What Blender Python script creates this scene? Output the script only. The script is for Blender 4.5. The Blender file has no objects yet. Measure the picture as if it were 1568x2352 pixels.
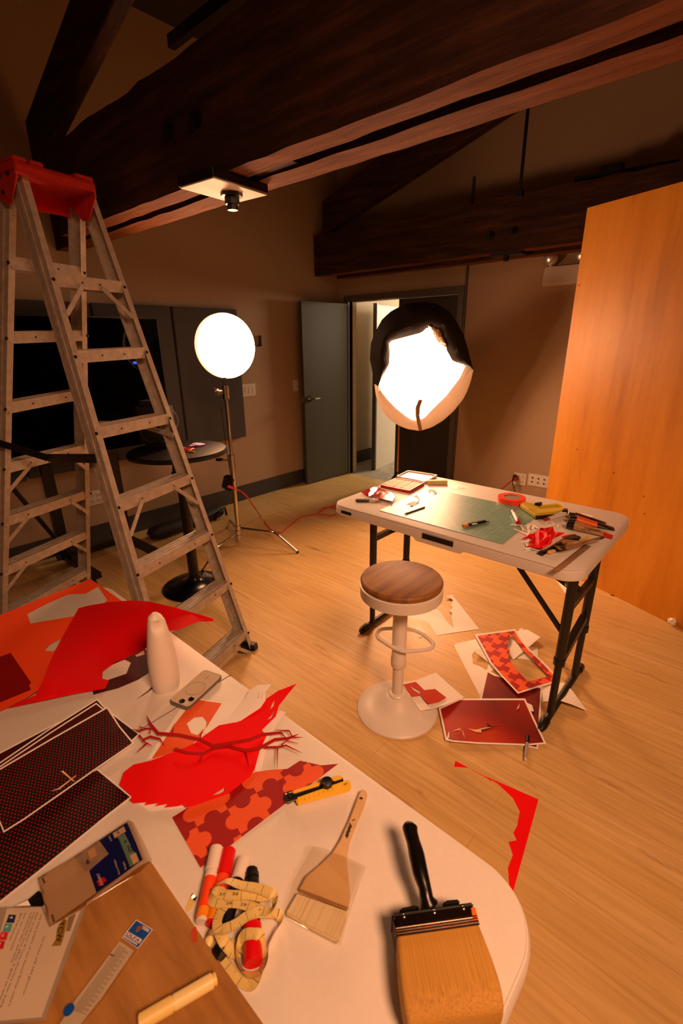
import bpy, bmesh, math, random
from mathutils import Vector, Matrix
from mathutils.geometry import delaunay_2d_cdt
random.seed(7)
scene = bpy.context.scene
COL = scene.collection
# ------------------------------------------------------------------ camera
F_PX, PITCH, ROLL, YAW, CAM_H = 1090.0, 0.346920, -0.0107046, -0.732391, 1.58
IMG_W, IMG_H = 1568, 2352
FWD = Vector((math.sin(YAW)*math.cos(PITCH), math.cos(YAW)*math.cos(PITCH), -math.sin(PITCH)))
_r0 = Vector((math.cos(YAW), -math.sin(YAW), 0)); _u0 = _r0.cross(FWD)
RGT = math.cos(ROLL)*_r0 + math.sin(ROLL)*_u0
UPV = -math.sin(ROLL)*_r0 + math.cos(ROLL)*_u0
CAM = Vector((0, 0, CAM_H))
cd = bpy.data.cameras.new('camera'); cam = bpy.data.objects.new('camera', cd); COL.objects.link(cam)
cd.sensor_fit = 'VERTICAL'; cd.sensor_height = 36.0; cd.sensor_width = 24.0
cd.lens = F_PX/IMG_H*36.0; cd.clip_start = 0.02; cd.clip_end = 60
cam.matrix_world = Matrix(((RGT.x, UPV.x, -FWD.x, 0), (RGT.y, UPV.y, -FWD.y, 0), (RGT.z, UPV.z, -FWD.z, CAM_H), (0, 0, 0, 1)))
cd.dof.use_dof = True; cd.dof.focus_distance = 1.7; cd.dof.aperture_fstop = 5.0
scene.camera = cam
# ------------------------------------------------------------------ light and exposure
scene.view_settings.view_transform = 'Standard'; scene.view_settings.look = 'None'
scene.view_settings.gamma = 1.0; scene.view_settings.exposure = 0.0
WARM = (1.0, 0.465, 0.24)
w = bpy.data.worlds.new('world'); scene.world = w; w.use_nodes = True
w.node_tree.nodes['Background'].inputs[0].default_value = (1.0, 0.6, 0.35, 1); w.node_tree.nodes['Background'].inputs[1].default_value = 0.004
LANTERN_E, SOFTBOX_E = 62.0, 41.0
def area_lamp(name, loc, target, size, watts, color=WARM, spread=math.pi):
    l = bpy.data.lights.new(name, 'AREA'); l.shape = 'DISK'; l.size = size; l.energy = watts; l.color = color; l.spread = spread
    o = bpy.data.objects.new(name, l); COL.objects.link(o); o.location = loc
    o.rotation_euler = (Vector(target)-Vector(loc)).to_track_quat('-Z', 'Y').to_euler(); return o
area_lamp('studio_lamp', (1.3, 0.0, 3.0), (-0.6, 1.2, 0.0), 0.8, 37, spread=math.radians(104))
HALL_W = 75
# ------------------------------------------------------------------ rays from measured image points onto real planes
def ray(px, py): return FWD*F_PX + RGT*(px-IMG_W/2) + UPV*(IMG_H/2-py)
def PZ(px, py, z=0.0): d = ray(px, py); return CAM + d*((z-CAM_H)/d.z)
def PX(px, py, x): d = ray(px, py); return CAM + d*(x/d.x)
def PY(px, py, y): d = ray(px, py); return CAM + d*(y/d.y)
def PP(px, py, p0, n): d = ray(px, py); n = Vector(n); return CAM + d*((Vector(p0)-CAM).dot(n)/d.dot(n))
def PV(px, py, base): d = ray(px, py); return CAM + d*(math.hypot(base[0], base[1])/math.hypot(d.x, d.y))
def zc(ox, oy, s, pts): return [(ox+p[0]/s, oy+p[1]/s)+tuple(p[2:]) for p in pts]
# ------------------------------------------------------------------ materials
def lin(c):
    if isinstance(c, str):
        c = [int(c[i:i+2], 16)/255 for i in (0, 2, 4)]
        return tuple(x/12.92 if x <= .04045 else ((x+.055)/1.055)**2.4 for x in c)
    return tuple(c)
MATS = {}
class NT:
    def __init__(s, name):
        s.m = bpy.data.materials.new(name); s.m.use_nodes = True; s.t = s.m.node_tree; s.n = s.t.nodes; s.b = s.n['Principled BSDF']
    def add(s, typ, **kw):
        n = s.n.new(typ)
        for k, v in kw.items():
            if k.startswith('i_'):
                k = k[2:]; k = int(k) if k.isdigit() else k
                n.inputs[k].default_value = v
            else: setattr(n, k, v)
        return n
    def l(s, a, b): s.t.links.new(a, b)
    def coord(s, kind='Object', scale=(1, 1, 1), rot=(0, 0, 0), loc=(0, 0, 0)):
        tc = s.add('ShaderNodeTexCoord'); mp = s.add('ShaderNodeMapping')
        mp.inputs['Scale'].default_value = scale; mp.inputs['Rotation'].default_value = rot; mp.inputs['Location'].default_value = loc
        s.l(tc.outputs[kind], mp.inputs['Vector']); return mp.outputs['Vector']
    def noise(s, vec, scale, detail=4, rough=.55):
        n = s.add('ShaderNodeTexNoise'); n.inputs['Scale'].default_value = scale; n.inputs['Detail'].default_value = detail; n.inputs['Roughness'].default_value = rough
        if vec: s.l(vec, n.inputs['Vector'])
        return n.outputs['Fac']
    def ramp(s, fac, stops):
        r = s.add('ShaderNodeValToRGB'); e = r.color_ramp.elements
        while len(e) < len(stops): e.new(.5)
        for el, (p, c) in zip(e, stops): el.position = p; el.color = (*lin(c), 1)
        s.l(fac, r.inputs['Fac']); return r.outputs['Color']
    def mix(s, fac, a, b, mode='MIX'):
        x = s.add('ShaderNodeMix', data_type='RGBA', blend_type=mode)
        for v, i in ((fac, 0), (a, 6), (b, 7)):
            if hasattr(v, 'is_output'): s.l(v, x.inputs[i])
            elif i == 0: x.inputs[0].default_value = v
            else: x.inputs[i].default_value = (*lin(v), 1)
        return x.outputs[2]
    def math(s, op, a, b=None, c=None):
        x = s.add('ShaderNodeMath', operation=op)
        for i, v in enumerate((a, b, c)):
            if v is None: continue
            if hasattr(v, 'is_output'): s.l(v, x.inputs[i])
            else: x.inputs[i].default_value = v
        return x.outputs[0]
    def bump(s, h, strength=.2, dist=.01):
        b = s.add('ShaderNodeBump'); b.inputs['Strength'].default_value = strength; b.inputs['Distance'].default_value = dist
        s.l(h, b.inputs['Height']); s.l(b.outputs[0], s.b.inputs['Normal'])
    def col(s, c):
        if hasattr(c, 'is_output'): s.l(c, s.b.inputs['Base Color'])
        else: s.b.inputs['Base Color'].default_value = (*lin(c), 1)
def mat(name, c, rough=.5, metal=0., noise=0., nscale=40, bump=0., spec=.5, coat=0.):
    if name in MATS: return MATS[name]
    t = NT(name); t.b.inputs['Roughness'].default_value = rough; t.b.inputs['Metallic'].default_value = metal
    t.b.inputs['Specular IOR Level'].default_value = spec; t.b.inputs['Coat Weight'].default_value = coat
    if noise or bump:
        f = t.noise(t.coord(), nscale)
        l_ = lin(c); d = tuple(x*(1-noise) for x in l_); h = tuple(min(1, x*(1+noise)) for x in l_)
        t.col(t.ramp(f, [(.3, d), (.7, h)]))
        if bump: t.bump(f, bump, .004)
    else: t.col(c)
    MATS[name] = t.m; return t.m
def emit(name, c, strength):
    t = NT(name); t.col((0, 0, 0)); t.b.inputs['Emission Color'].default_value = (*lin(c), 1); t.b.inputs['Emission Strength'].default_value = strength
    return t.m
def film(name, c, alpha=.15, rough=.08):
    t = NT(name); t.col(c); t.b.inputs['Roughness'].default_value = rough; t.b.inputs['Alpha'].default_value = alpha; return t.m
def clear(name, tint='f6f2ec', rough=.07, refl=.10):
    """thin clear plastic: see-through with a glossy reflection"""
    t = NT(name); tr = t.add('ShaderNodeBsdfTransparent'); tr.inputs[0].default_value = (*lin(tint), 1); gl = t.add('ShaderNodeBsdfGlossy'); gl.inputs['Roughness'].default_value = rough
    fr = t.add('ShaderNodeLayerWeight'); fr.inputs['Blend'].default_value = .25; mx = t.add('ShaderNodeMixShader'); t.l(t.math('ADD', t.math('MULTIPLY', fr.outputs['Fresnel'], .5), refl*.5), mx.inputs[0])
    t.l(tr.outputs[0], mx.inputs[1]); t.l(gl.outputs[0], mx.inputs[2]); t.l(mx.outputs[0], t.n['Material Output'].inputs['Surface']); return t.m
def wood(name, dark, mid, light, scale=(1, 12, 12), rot=(0, 0, 0), ns=2.2, rough=.45, fine=.35, kind='Object', loc=(0, 0, 0)):
    t = NT(name); v = t.coord(kind, scale, rot, loc)
    f = t.noise(v, ns, 6, .6); g = t.noise(t.coord(kind, (scale[0]*3, scale[1]*9, scale[2]*9), rot), ns*1.6, 3)
    c = t.ramp(f, [(.28, dark), (.5, mid), (.74, light)])
    c = t.mix(t.math('MULTIPLY', g, fine), c, dark); t.col(c); t.b.inputs['Roughness'].default_value = rough; t.bump(g, .12, .002)
    MATS[name] = t.m; return t.m
# ------------------------------------------------------------------ mesh builder (world coordinates)
class MB:
    def __init__(s): s.bm = bmesh.new()
    def quad(s, *p):
        try: return s.bm.faces.new([s.bm.verts.new(Vector(q)) for q in p])
        except ValueError: return None
    def box(s, lo, hi):
        x0, y0, z0 = lo; x1, y1, z1 = hi
        return s.hexa([(x0, y0, z0), (x1, y0, z0), (x1, y1, z0), (x0, y1, z0)], [(x0, y0, z1), (x1, y0, z1), (x1, y1, z1), (x0, y1, z1)])
    def hexa(s, a, b):
        return s.prism(a, b)
    def prism(s, a, b, cap=True):
        A = [s.bm.verts.new(Vector(p)) for p in a]; B = [s.bm.verts.new(Vector(p)) for p in b]; n = len(A)
        for i in range(n): s.bm.faces.new((A[i], A[(i+1) % n], B[(i+1) % n], B[i]))
        if cap: s.bm.faces.new(A[::-1]); s.bm.faces.new(B)
        return s
    def obox(s, c, ax, ay, az, hx, hy, hz):
        c = Vector(c); ax = Vector(ax).normalized()*hx; ay = Vector(ay).normalized()*hy; az = Vector(az).normalized()*hz
        q = [(-1, -1), (1, -1), (1, 1), (-1, 1)]
        return s.prism([c+ax*i+ay*j-az for i, j in q], [c+ax*i+ay*j+az for i, j in q])
    def bar(s, p, q, up, wx, wy):
        """rectangular bar from p to q, wx across, wy along 'up'"""
        p, q = Vector(p), Vector(q); d = (q-p).normalized(); u = Vector(up); x = d.cross(u).normalized(); u = x.cross(d).normalized()
        k = [(-wx/2, -wy/2), (wx/2, -wy/2), (wx/2, wy/2), (-wx/2, wy/2)]
        return s.prism([p+x*a+u*b for a, b in k], [q+x*a+u*b for a, b in k])
    def tube(s, pts, r, n=12, closed=False, cap=True, flat=None):
        pts = [Vector(p) for p in pts]; m = len(pts); rings = []; ref = None
        for i, p in enumerate(pts):
            if closed: t = (pts[(i+1) % m]-pts[i-1]).normalized()
            else: t = (pts[min(i+1, m-1)]-pts[max(i-1, 0)]).normalized()
            if ref is None:
                ref = Vector((0, 0, 1)) if abs(t.z) < .9 else Vector((1, 0, 0))
            x = t.cross(ref).normalized(); y = x.cross(t).normalized(); ref = y
            rr = r[i] if isinstance(r, (list, tuple)) else r
            fx, fy = flat or (1, 1)
            rings.append([s.bm.verts.new(p+x*math.cos(2*math.pi*k/n)*rr*fx+y*math.sin(2*math.pi*k/n)*rr*fy) for k in range(n)])
        for i in range(m if closed else m-1):
            a, b = rings[i], rings[(i+1) % m]
            for k in range(n): s.bm.faces.new((a[k], a[(k+1) % n], b[(k+1) % n], b[k]))
        if cap and not closed:
            s.bm.faces.new(rings[0][::-1]); s.bm.faces.new(rings[-1])
        return s
    def cyl(s, p, q, r, r2=None, n=20): return s.tube([p, q], [r, r if r2 is None else r2], n)
    def lathe(s, prof, c, n=40, axis=(0, 0, 1), capends=True):
        c = Vector(c); q = Vector((0, 0, 1)).rotation_difference(Vector(axis)); rings = []
        for r, z in prof:
            rings.append([s.bm.verts.new(c+q@Vector((max(r, 1e-5)*math.cos(2*math.pi*k/n), max(r, 1e-5)*math.sin(2*math.pi*k/n), z))) for k in range(n)])
        for a, b in zip(rings, rings[1:]):
            for k in range(n): s.bm.faces.new((a[k], a[(k+1) % n], b[(k+1) % n], b[k]))
        if capends:
            s.bm.faces.new(rings[0][::-1]); s.bm.faces.new(rings[-1])
        return s
    def sphere(s, c, r, n=16, sc=(1, 1, 1)):
        bmesh.ops.create_uvsphere(s.bm, u_segments=n, v_segments=max(6, n//2), radius=r, matrix=Matrix.Translation(Vector(c)) @ Matrix.Diagonal((*sc, 1))); return s
    def rprism(s, x0, x1, y0, y1, z0, z1, r, n=8, bev=0., rs=None):
        """rounded rectangle slab; rs radii per corner"""
        rs = rs or [r]*4
        def ring(ins, z):
            P = []
            for (cx, cy, a0), rr in zip(((x1, y1, 0), (x0, y1, 90), (x0, y0, 180), (x1, y0, 270)), rs):
                sx = -1 if cx == x1 else 1; sy = -1 if cy == y1 else 1
                for k in range(n+1):
                    a = math.radians(a0+90*k/n); q = max(rr-ins, .0005)
                    P.append((cx+sx*rr+q*math.cos(a), cy+sy*rr+q*math.sin(a), z))
            return P
        R = [ring(bev, z0), ring(0, z0+bev*.6), ring(0, z1-bev), ring(bev*.3, z1-bev*.3), ring(bev, z1)] if bev else [ring(0, z0), ring(0, z1)]
        V = [[s.bm.verts.new(p) for p in q] for q in R]; m = len(V[0])
        for a, b in zip(V, V[1:]):
            for k in range(m): s.bm.faces.new((a[k], a[(k+1) % m], b[(k+1) % m], b[k]))
        s.bm.faces.new(V[0][::-1]); s.bm.faces.new(V[-1]); return s
    def xf(s, M):
        bmesh.ops.transform(s.bm, matrix=M, verts=s.bm.verts); return s
    def bevel(s, w, seg=2, ang=30):
        bmesh.ops.remove_doubles(s.bm, verts=s.bm.verts, dist=1e-6)
        ed = [e for e in s.bm.edges if len(e.link_faces) == 2 and e.calc_face_angle(0) > math.radians(ang)]
        bmesh.ops.bevel(s.bm, geom=ed, offset=w, segments=seg, affect='EDGES', clamp_overlap=True); return s
    def build(s, name, m, parent=None, smooth=True, origin=None, fixn=True):
        bm = s.bm
        if fixn: bmesh.ops.recalc_face_normals(bm, faces=bm.faces)
        off = Vector((0, 0, 0))
        if parent is not None:
            q = parent
            while q is not None: off += Vector(q.location); q = q.parent
        else:
            if origin is None:
                vs = [v.co for v in bm.verts]
                lo = Vector([min(v[i] for v in vs) for i in range(3)]); hi = Vector([max(v[i] for v in vs) for i in range(3)])
                origin = Vector(((lo.x+hi.x)/2, (lo.y+hi.y)/2, lo.z))
            off = Vector(origin)
        bmesh.ops.translate(bm, verts=bm.verts, vec=-off)
        me = bpy.data.meshes.new(name); bm.to_mesh(me); bm.free()
        if smooth:
            me.polygons.foreach_set('use_smooth', [True]*len(me.polygons))
            me.set_sharp_from_angle(angle=math.radians(35))
        o = bpy.data.objects.new(name, me); COL.objects.link(o)
        ms = m if isinstance(m, (list, tuple)) else [m]
        for x in ms: me.materials.append(x)
        if parent is not None: o.parent = parent
        else: o.location = off
        return o
def thing(name, label, cat, loc, group=None):
    o = bpy.data.objects.new(name, None); COL.objects.link(o); o.location = loc; o.empty_display_size = .05
    return tag(o, label, cat, group)
def tag(o, label, cat, group=None, kind=None):
    o['label'] = label; o['category'] = cat
    if group: o['group'] = group
    if kind: o['kind'] = kind
    return o
def struct(o): o['kind'] = 'structure'; return o
def inside(p, poly):
    c = False; j = len(poly)-1
    for i in range(len(poly)):
        a, b = poly[i], poly[j]
        if (a[1] > p[1]) != (b[1] > p[1]) and p[0] < (b[0]-a[0])*(p[1]-a[1])/(b[1]-a[1])+a[0]: c = not c
        j = i
    return c
def sheet(name, pts, z, m, parent=None, holes=(), thick=.0005, step=None, lift=None):
    """thin real sheet: outline (px,py[,height]) measured in the photo, laid on the plane z (plus its own curl heights)"""
    P = [(p[0], p[1]) for p in pts]; H = [p[2] if len(p) > 2 else 0. for p in pts]
    vs = [Vector(p) for p in P]; hs = list(H); n = len(P); edges = [(i, (i+1) % n) for i in range(n)]
    curl = any(H) or lift is not None
    for h in holes:
        k = len(vs); vs += [Vector((q[0], q[1])) for q in h]; hs += [q[2] if len(q) > 2 else None for q in h]
        edges += [(k+i, k+(i+1) % len(h)) for i in range(len(h))]
    if curl or step:
        xs = [p[0] for p in P]; ys = [p[1] for p in P]; st = step or max(6, (max(xs)-min(xs))/16)
        x = min(xs)+st*.5
        while x < max(xs):
            y = min(ys)+st*.5
            while y < max(ys):
                if inside((x, y), P) and not any(inside((x, y), h) for h in holes):
                    if min((Vector((x, y))-v).length for v in vs[:n]) > st*.35: vs.append(Vector((x, y))); hs.append(None)
                y += st
            x += st
    r = delaunay_2d_cdt(vs, edges, [], 0, 1e-4)
    V2, faces, ov = r[0], r[2], r[3]
    def hgt(v, orig):
        for i in orig:
            if i < len(hs) and hs[i] is not None: return hs[i]
        if not any(H): return 0.
        wsum = hsum = 0.
        # sample along outline for a smooth blend
        for i in range(n):
            a, b = P[i], P[(i+1) % n]
            for t in (0, .25, .5, .75):
                q = (a[0]+(b[0]-a[0])*t, a[1]+(b[1]-a[1])*t); hh = H[i]+(H[(i+1) % n]-H[i])*t
                w_ = 1/((q[0]-v[0])**2+(q[1]-v[1])**2+1)**1.3; wsum += w_; hsum += w_*hh
        return hsum/wsum
    mb = MB(); top = []
    for v, o_ in zip(V2, ov):
        h = hgt(v, o_)
        if lift is not None: h += lift(v[0], v[1])
        top.append(PZ(v[0], v[1], z+thick+h))
    T = [mb.bm.verts.new(p) for p in top]; B = [mb.bm.verts.new(p-Vector((0, 0, thick))) for p in top]
    used = []
    for f in faces:
        c = ((sum(V2[i][0] for i in f)/len(f)), (sum(V2[i][1] for i in f)/len(f)))
        if not inside(c, P) or any(inside(c, h) for h in holes): continue
        used.append(tuple(f))
    ec = {}
    for f in used:
        try: mb.bm.faces.new([T[i] for i in f]); mb.bm.faces.new([B[i] for i in f][::-1])
        except ValueError: continue
        for i in range(len(f)):
            e = (f[i], f[(i+1) % len(f)]); ec[e] = ec.get(e, 0)+1
    for (a, b) in ec:
        if (b, a) not in ec:
            try: mb.bm.faces.new((T[b], T[a], B[a], B[b]))
            except ValueError: pass
    for v in [v for v in mb.bm.verts if not v.link_faces]: mb.bm.verts.remove(v)
    return mb.build(name, m, parent, smooth=bool(curl))
def inset(poly, d):
    """shrink a convex-ish px polygon towards its centre line by d pixels"""
    n = len(poly); out = []
    area = sum(poly[i][0]*poly[(i+1) % n][1]-poly[(i+1) % n][0]*poly[i][1] for i in range(n)); sg = 1 if area > 0 else -1
    for i in range(n):
        a, b, c = Vector(poly[i-1][:2]), Vector(poly[i][:2]), Vector(poly[(i+1) % n][:2])
        e1 = (b-a).normalized(); e2 = (c-b).normalized(); n1 = Vector((-e1.y, e1.x))*sg; n2 = Vector((-e2.y, e2.x))*sg
        k = (n1+n2); k = k/max(k.length_squared, .15)*2*d; q = b+k
        out.append((q.x, q.y)+tuple(poly[i][2:]))
    return out
def text(name, s, m, parent, o, right, up, height, width=None, depth=.0002, font_shear=0, bold=0.):
    """flat lettering: baseline starts at o, runs along 'right'"""
    cu = bpy.data.curves.new(name, 'FONT'); cu.body = s; cu.size = 1; cu.shear = font_shear; cu.offset = bold; cu.resolution_u = 3
    ob = bpy.data.objects.new(name, cu); COL.objects.link(ob); bpy.context.view_layer.update()
    me = bpy.data.meshes.new_from_object(ob.evaluated_get(bpy.context.evaluated_depsgraph_get())); bpy.data.objects.remove(ob); bpy.data.curves.remove(cu)
    xs = [v.co.x for v in me.vertices] or [0, 1]; ys = [v.co.y for v in me.vertices] or [0, 1]
    x0, x1 = min(xs), max(xs); cap = .72
    r = Vector(right).normalized(); u = Vector(up); u = (u-r*u.dot(r)).normalized(); nn = r.cross(u)
    sy = height/cap; sx = (width/(x1-x0)) if width else sy
    off = Vector((0, 0, 0)); q = parent
    while q is not None: off += Vector(q.location); q = q.parent
    for v in me.vertices: v.co = Vector(o)+r*((v.co.x-x0)*sx)+u*(v.co.y*sy)+nn*depth-off
    me.materials.append(m); me.name = name; t = bpy.data.objects.new(name, me); COL.objects.link(t); t.parent = parent; return t
def text_px(name, s, m, parent, p0, p1, z, hpx, **kw):
    """lettering lying on the plane z, baseline from image point p0 to p1"""
    a, b = PZ(*p0, z), PZ(*p1, z); r = b-a; u = Vector((0, 0, 1)).cross(r)
    d = (Vector(p1)-Vector(p0)).normalized(); up = Vector((d.y, -d.x)); c = PZ(p0[0]+up.x*hpx, p0[1]+up.y*hpx, z)
    hh = abs((c-a).dot(u.normalized()))
    return text(name, s, m, parent, a, r, u, hh, width=r.length, **kw)
def print_line(name, m, parent, p, q, z, wpx=2., gaps=7):
    """a line of print too small to read: short dashes"""
    mb = MB(); p, q = Vector(p), Vector(q); w_ = wpx*(CAM-PZ(p.x, p.y, z)).length/F_PX
    for i in range(gaps):
        a, b = p+(q-p)*((i+.1)/gaps), p+(q-p)*((i+.8)/gaps); mb.bar(PZ(a.x, a.y, z), PZ(b.x, b.y, z), (0, 0, 1), w_, .0002)
    return mb.build(name, m, parent, smooth=False)
def lerp(a, b, t): return Vector(a)*(1-t)+Vector(b)*t
def spline(pts, n=6, closed=False):
    P = [Vector(p) for p in pts]; m = len(P); out = []
    for i in range(m if closed else m-1):
        p0 = P[i-1] if (closed or i > 0) else P[0]; p1 = P[i]; p2 = P[(i+1) % m]; p3 = P[(i+2) % m] if (closed or i+2 < m) else P[m-1]
        for k in range(n):
            t = k/n; out.append(.5*((2*p1)+(p2-p0)*t+(2*p0-5*p1+4*p2-p3)*t*t+(3*p1-p0-3*p2+p3)*t**3))
    if not closed: out.append(P[-1])
    return out
# ------------------------------------------------------------------ shared materials
M_wall = mat('wall_paint', 'ac9478', .85, noise=.03, nscale=60, bump=.05)
M_ceil = mat('ceiling_paint', '352b1f', .9, noise=.04, nscale=30)
M_base = mat('baseboard_vinyl', '3a3a3a', .5)
M_frame = mat('frame_paint', '57524a', .45, noise=.05)
M_door = mat('door_paint', '47483c', .5, noise=.06, nscale=90)
M_darkdoor = mat('dark_door_paint', '37332e', .5, noise=.05)
M_white = mat('white_plastic', 'd8d2c8', .4)
M_black = mat('black_plastic', '0c0c0c', .4)
M_blackmetal = mat('black_steel', '161616', .38, .3)
M_chrome = mat('chrome', 'c8c6c2', .14, 1.)
M_alu = mat('dull_aluminium', 'b8aea0', .45, .25, noise=.18, nscale=35)
M_paper = mat('white_paper', 'f2eee6', .75)
M_felt = mat('acoustic_felt', '4b4846', .95, noise=.1, nscale=250)
M_tw = mat('table_plastic', 'dcd6cc', .45, noise=.02, nscale=120, bump=.03)
M_darkwood = wood('dark_timber', '180804', '30120a', '482012', (1.2, 9, 9), ns=2.0, rough=.7, fine=.5)
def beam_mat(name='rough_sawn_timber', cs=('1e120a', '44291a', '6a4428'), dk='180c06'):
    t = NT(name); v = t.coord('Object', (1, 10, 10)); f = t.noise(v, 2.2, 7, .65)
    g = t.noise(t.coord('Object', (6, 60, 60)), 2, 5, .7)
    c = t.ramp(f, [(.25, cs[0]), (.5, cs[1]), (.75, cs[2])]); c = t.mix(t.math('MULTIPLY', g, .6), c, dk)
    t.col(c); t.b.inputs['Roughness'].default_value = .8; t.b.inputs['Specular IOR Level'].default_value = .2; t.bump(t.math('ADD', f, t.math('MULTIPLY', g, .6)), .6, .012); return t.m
M_beam = beam_mat(); M_sawn_lit = beam_mat('lit_sawn_underside', ('4c2810', '82481a', 'a4642a'), '3e1e0a')  # rough underside wood, its colour brightened to stand in for light from below
def floor_mat():
    t = NT('maple_planks'); tc = t.coord('Object')
    br = t.add('ShaderNodeTexBrick'); t.l(tc, br.inputs['Vector']); br.offset = .37; br.offset_frequency = 2
    for k, v in (('Scale', 1.), ('Mortar Size', .0012), ('Mortar Smooth', .2), ('Brick Width', 1.25), ('Row Height', .125), ('Bias', -.1)): br.inputs[k].default_value = v
    br.inputs['Color1'].default_value = (*lin('d4b070'), 1); br.inputs['Color2'].default_value = (*lin('dcba80'), 1); br.inputs['Mortar'].default_value = (*lin('c29a5e'), 1)
    g = t.noise(t.coord('Object', (1.2, 26, 1)), 2.4, 7, .62); kn = t.noise(t.coord('Object', (1.6, 9, 1), loc=(3, 1, 0)), 2.1, 5, .6)
    c = t.mix(t.ramp(g, [(.3, (.62, .62, .62)), (.62, (0, 0, 0))]), br.outputs['Color'], 'b08a50')
    c = t.mix(t.ramp(kn, [(.62, (0, 0, 0)), (.74, (.7, .7, .7))]), c, '8a6634')
    t.col(c); t.b.inputs['Roughness'].default_value = .42; t.b.inputs['Specular IOR Level'].default_value = .35
    t.bump(br.outputs['Fac'], -.15, .002); return t.m
M_floor = floor_mat()
# ------------------------------------------------------------------ the room
XL, YB, XR, YF = -3.97, 4.40, 3.2, -2.6
def wedge(lo, hi, m, name): return struct(MB().box(lo, hi).build(name, m, smooth=False))
wedge((XL-.1, YF, -.1), (XR, YB, 0), M_floor, 'floor')
CZ0, CSL = 3.80, .27                                                   # sloped ceiling rises from the left wall
def ceil_z(x): return CZ0+CSL*min(x-XL, 4.0)
wedge((XL-.12, YF, 0), (XL, YB+.12, 3.92), M_wall, 'wall_left')
# back wall with the door opening x -3.85 .. -2.43, z < 1.985
OX0, OX1, OZ = -3.80, -2.43, 1.985
bw = MB(); bw.box((XL, YB, 0), (OX0, YB+.12, 5.0)); bw.box((OX1, YB, 0), (XR, YB+.12, 5.0)); bw.box((OX0, YB, OZ), (OX1, YB+.12, 5.0))
struct(bw.build('wall_back', M_wall, smooth=False))
wedge((XR, YF, 0), (XR+.12, YB+.12, 5.0), M_wall, 'wall_right')
wedge((XL, YF-.12, 0), (XR, YF, 5.0), M_wall, 'wall_front')
cm = MB(); xs = [XL-.12, XL+4.0, XR+.12]
for a, b in zip(xs, xs[1:]):
    cm.hexa([(a, YF-.1, ceil_z(a)), (b, YF-.1, ceil_z(b)), (b, YB+.12, ceil_z(b)), (a, YB+.12, ceil_z(a))], [(a, YF-.1, ceil_z(a)+.1), (b, YF-.1, ceil_z(b)+.1), (b, YB+.12, ceil_z(b)+.1), (a, YB+.12, ceil_z(a)+.1)])
struct(cm.build('ceiling', M_ceil, smooth=False))
wedge((XL, YF, 0), (XL+.012, YB, .16), M_base, 'baseboard_left')
b2 = MB(); b2.box((OX1+.06, YB-.012, 0), (XR, YB, .15)); struct(b2.build('baseboard_back', M_base, smooth=False))
# door frame, closed leaf, open leaf
fr = MB(); fr.box((OX0-.06, YB-.03, 0), (OX0, YB+.05, OZ+.06)); fr.box((OX1, YB-.03, 0), (OX1+.06, YB+.05, OZ+.06)); fr.box((OX0, YB-.03, OZ), (OX1, YB+.05, OZ+.06))
struct(fr.build('trim_1', M_frame, smooth=False))
tg = MB(); tg.box((OX1+.056, YB-.018, OZ+.06), (OX1+.074, YB-.0, 2.9)); tg.box((OX1+.06, YB-.018, 0), (OX1+.074, YB, OZ+.06)); struct(tg.build('trim_2', M_frame, smooth=False))
MX = -3.145                                                            # where the closed leaf ends
d2 = struct(MB().box((MX, YB+.03, .008), (OX1-.004, YB+.075, OZ-.006)).build('door_2', M_darkdoor, smooth=False))
for z in (.25, 1.72):
    MB().cyl((OX1-.006, YB+.02, z-.05), (OX1-.006, YB+.02, z+.05), .009).build('door_hinge', M_chrome, d2)
hA, hB = Vector((OX0-.005, YB-.035, .012)), Vector((-3.845, 3.69, .012))
dd = (hB-hA).normalized(); dn = Vector((dd.y, -dd.x, 0)); dn = dn if dn.x > 0 else -dn
d1m = MB(); d1m.prism([hA, hB, hB-dn*.045, hA-dn*.045], [p+Vector((0, 0, 1.955)) for p in (hA, hB, hB-dn*.045, hA-dn*.045)])
d1 = struct(d1m.bevel(.002, 1).build('door_1', M_door, smooth=False))
hp = lerp(hB, hA, .095)+Vector((0, 0, .965)); hm = MB()
hm.cyl(hp, hp+dn*.014, .034, n=24); hm.cyl(hp+dn*.014, hp+dn*.055, .011); hm.tube(spline([hp+dn*.05, hp+dn*.055-dd*.03, hp+dn*.05-dd*.115]), [.011]*13, 10)
hm.build('door_handle', M_chrome, d1)
hm = MB(); hm.obox(hB+Vector((0, 0, .965))-dn*.022+dd*.001, dd, dn, (0, 0, 1), .002, .012, .03); hm.build('latch_plate', M_chrome, d1)
# hallway behind
M_carpet = mat('hall_carpet', '9a968a', .95, noise=.25, nscale=14)
wedge((-4.3, YB, -.1), (-1.6, 7.2, -.002), M_carpet, 'floor_hall')
M_hall = mat('hall_paint', 'c2b8a6', .85)
wedge((-4.18, YB+.12, 0), (-4.08, 7.2, 2.5), M_hall, 'wall_hall_left')
wedge((-4.3, 7.2, 0), (-1.6, 7.3, 2.5), M_hall, 'wall_hall_back')
wedge((-1.7, YB+.12, 0), (-1.6, 7.2, 2.5), M_hall, 'wall_hall_right')
wedge((-4.3, YB+.12, 2.4), (-1.6, 7.3, 2.5), mat('hall_ceiling_paint', 'cfc8bc', .9), 'ceiling_hall')
wedge((-4.08, YB+.12, 0), (-4.068, 7.2, .16), M_base, 'baseboard_hall')
p0, p1 = PZ(863, 1079), PZ(905, 1060); e = (p1-p0).normalized(); nn = Vector((-e.y, e.x, 0)); p1 = p0+e*.85
M_pale = mat('pale_door_paint', 'd4d0c2', .5)
d3 = struct(MB().prism([p0, p1, p1+nn*.045, p0+nn*.045], [q+Vector((0, 0, 1.96)) for q in (p0, p1, p1+nn*.045, p0+nn*.045)]).build('door_3', M_pale, smooth=False))
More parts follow.
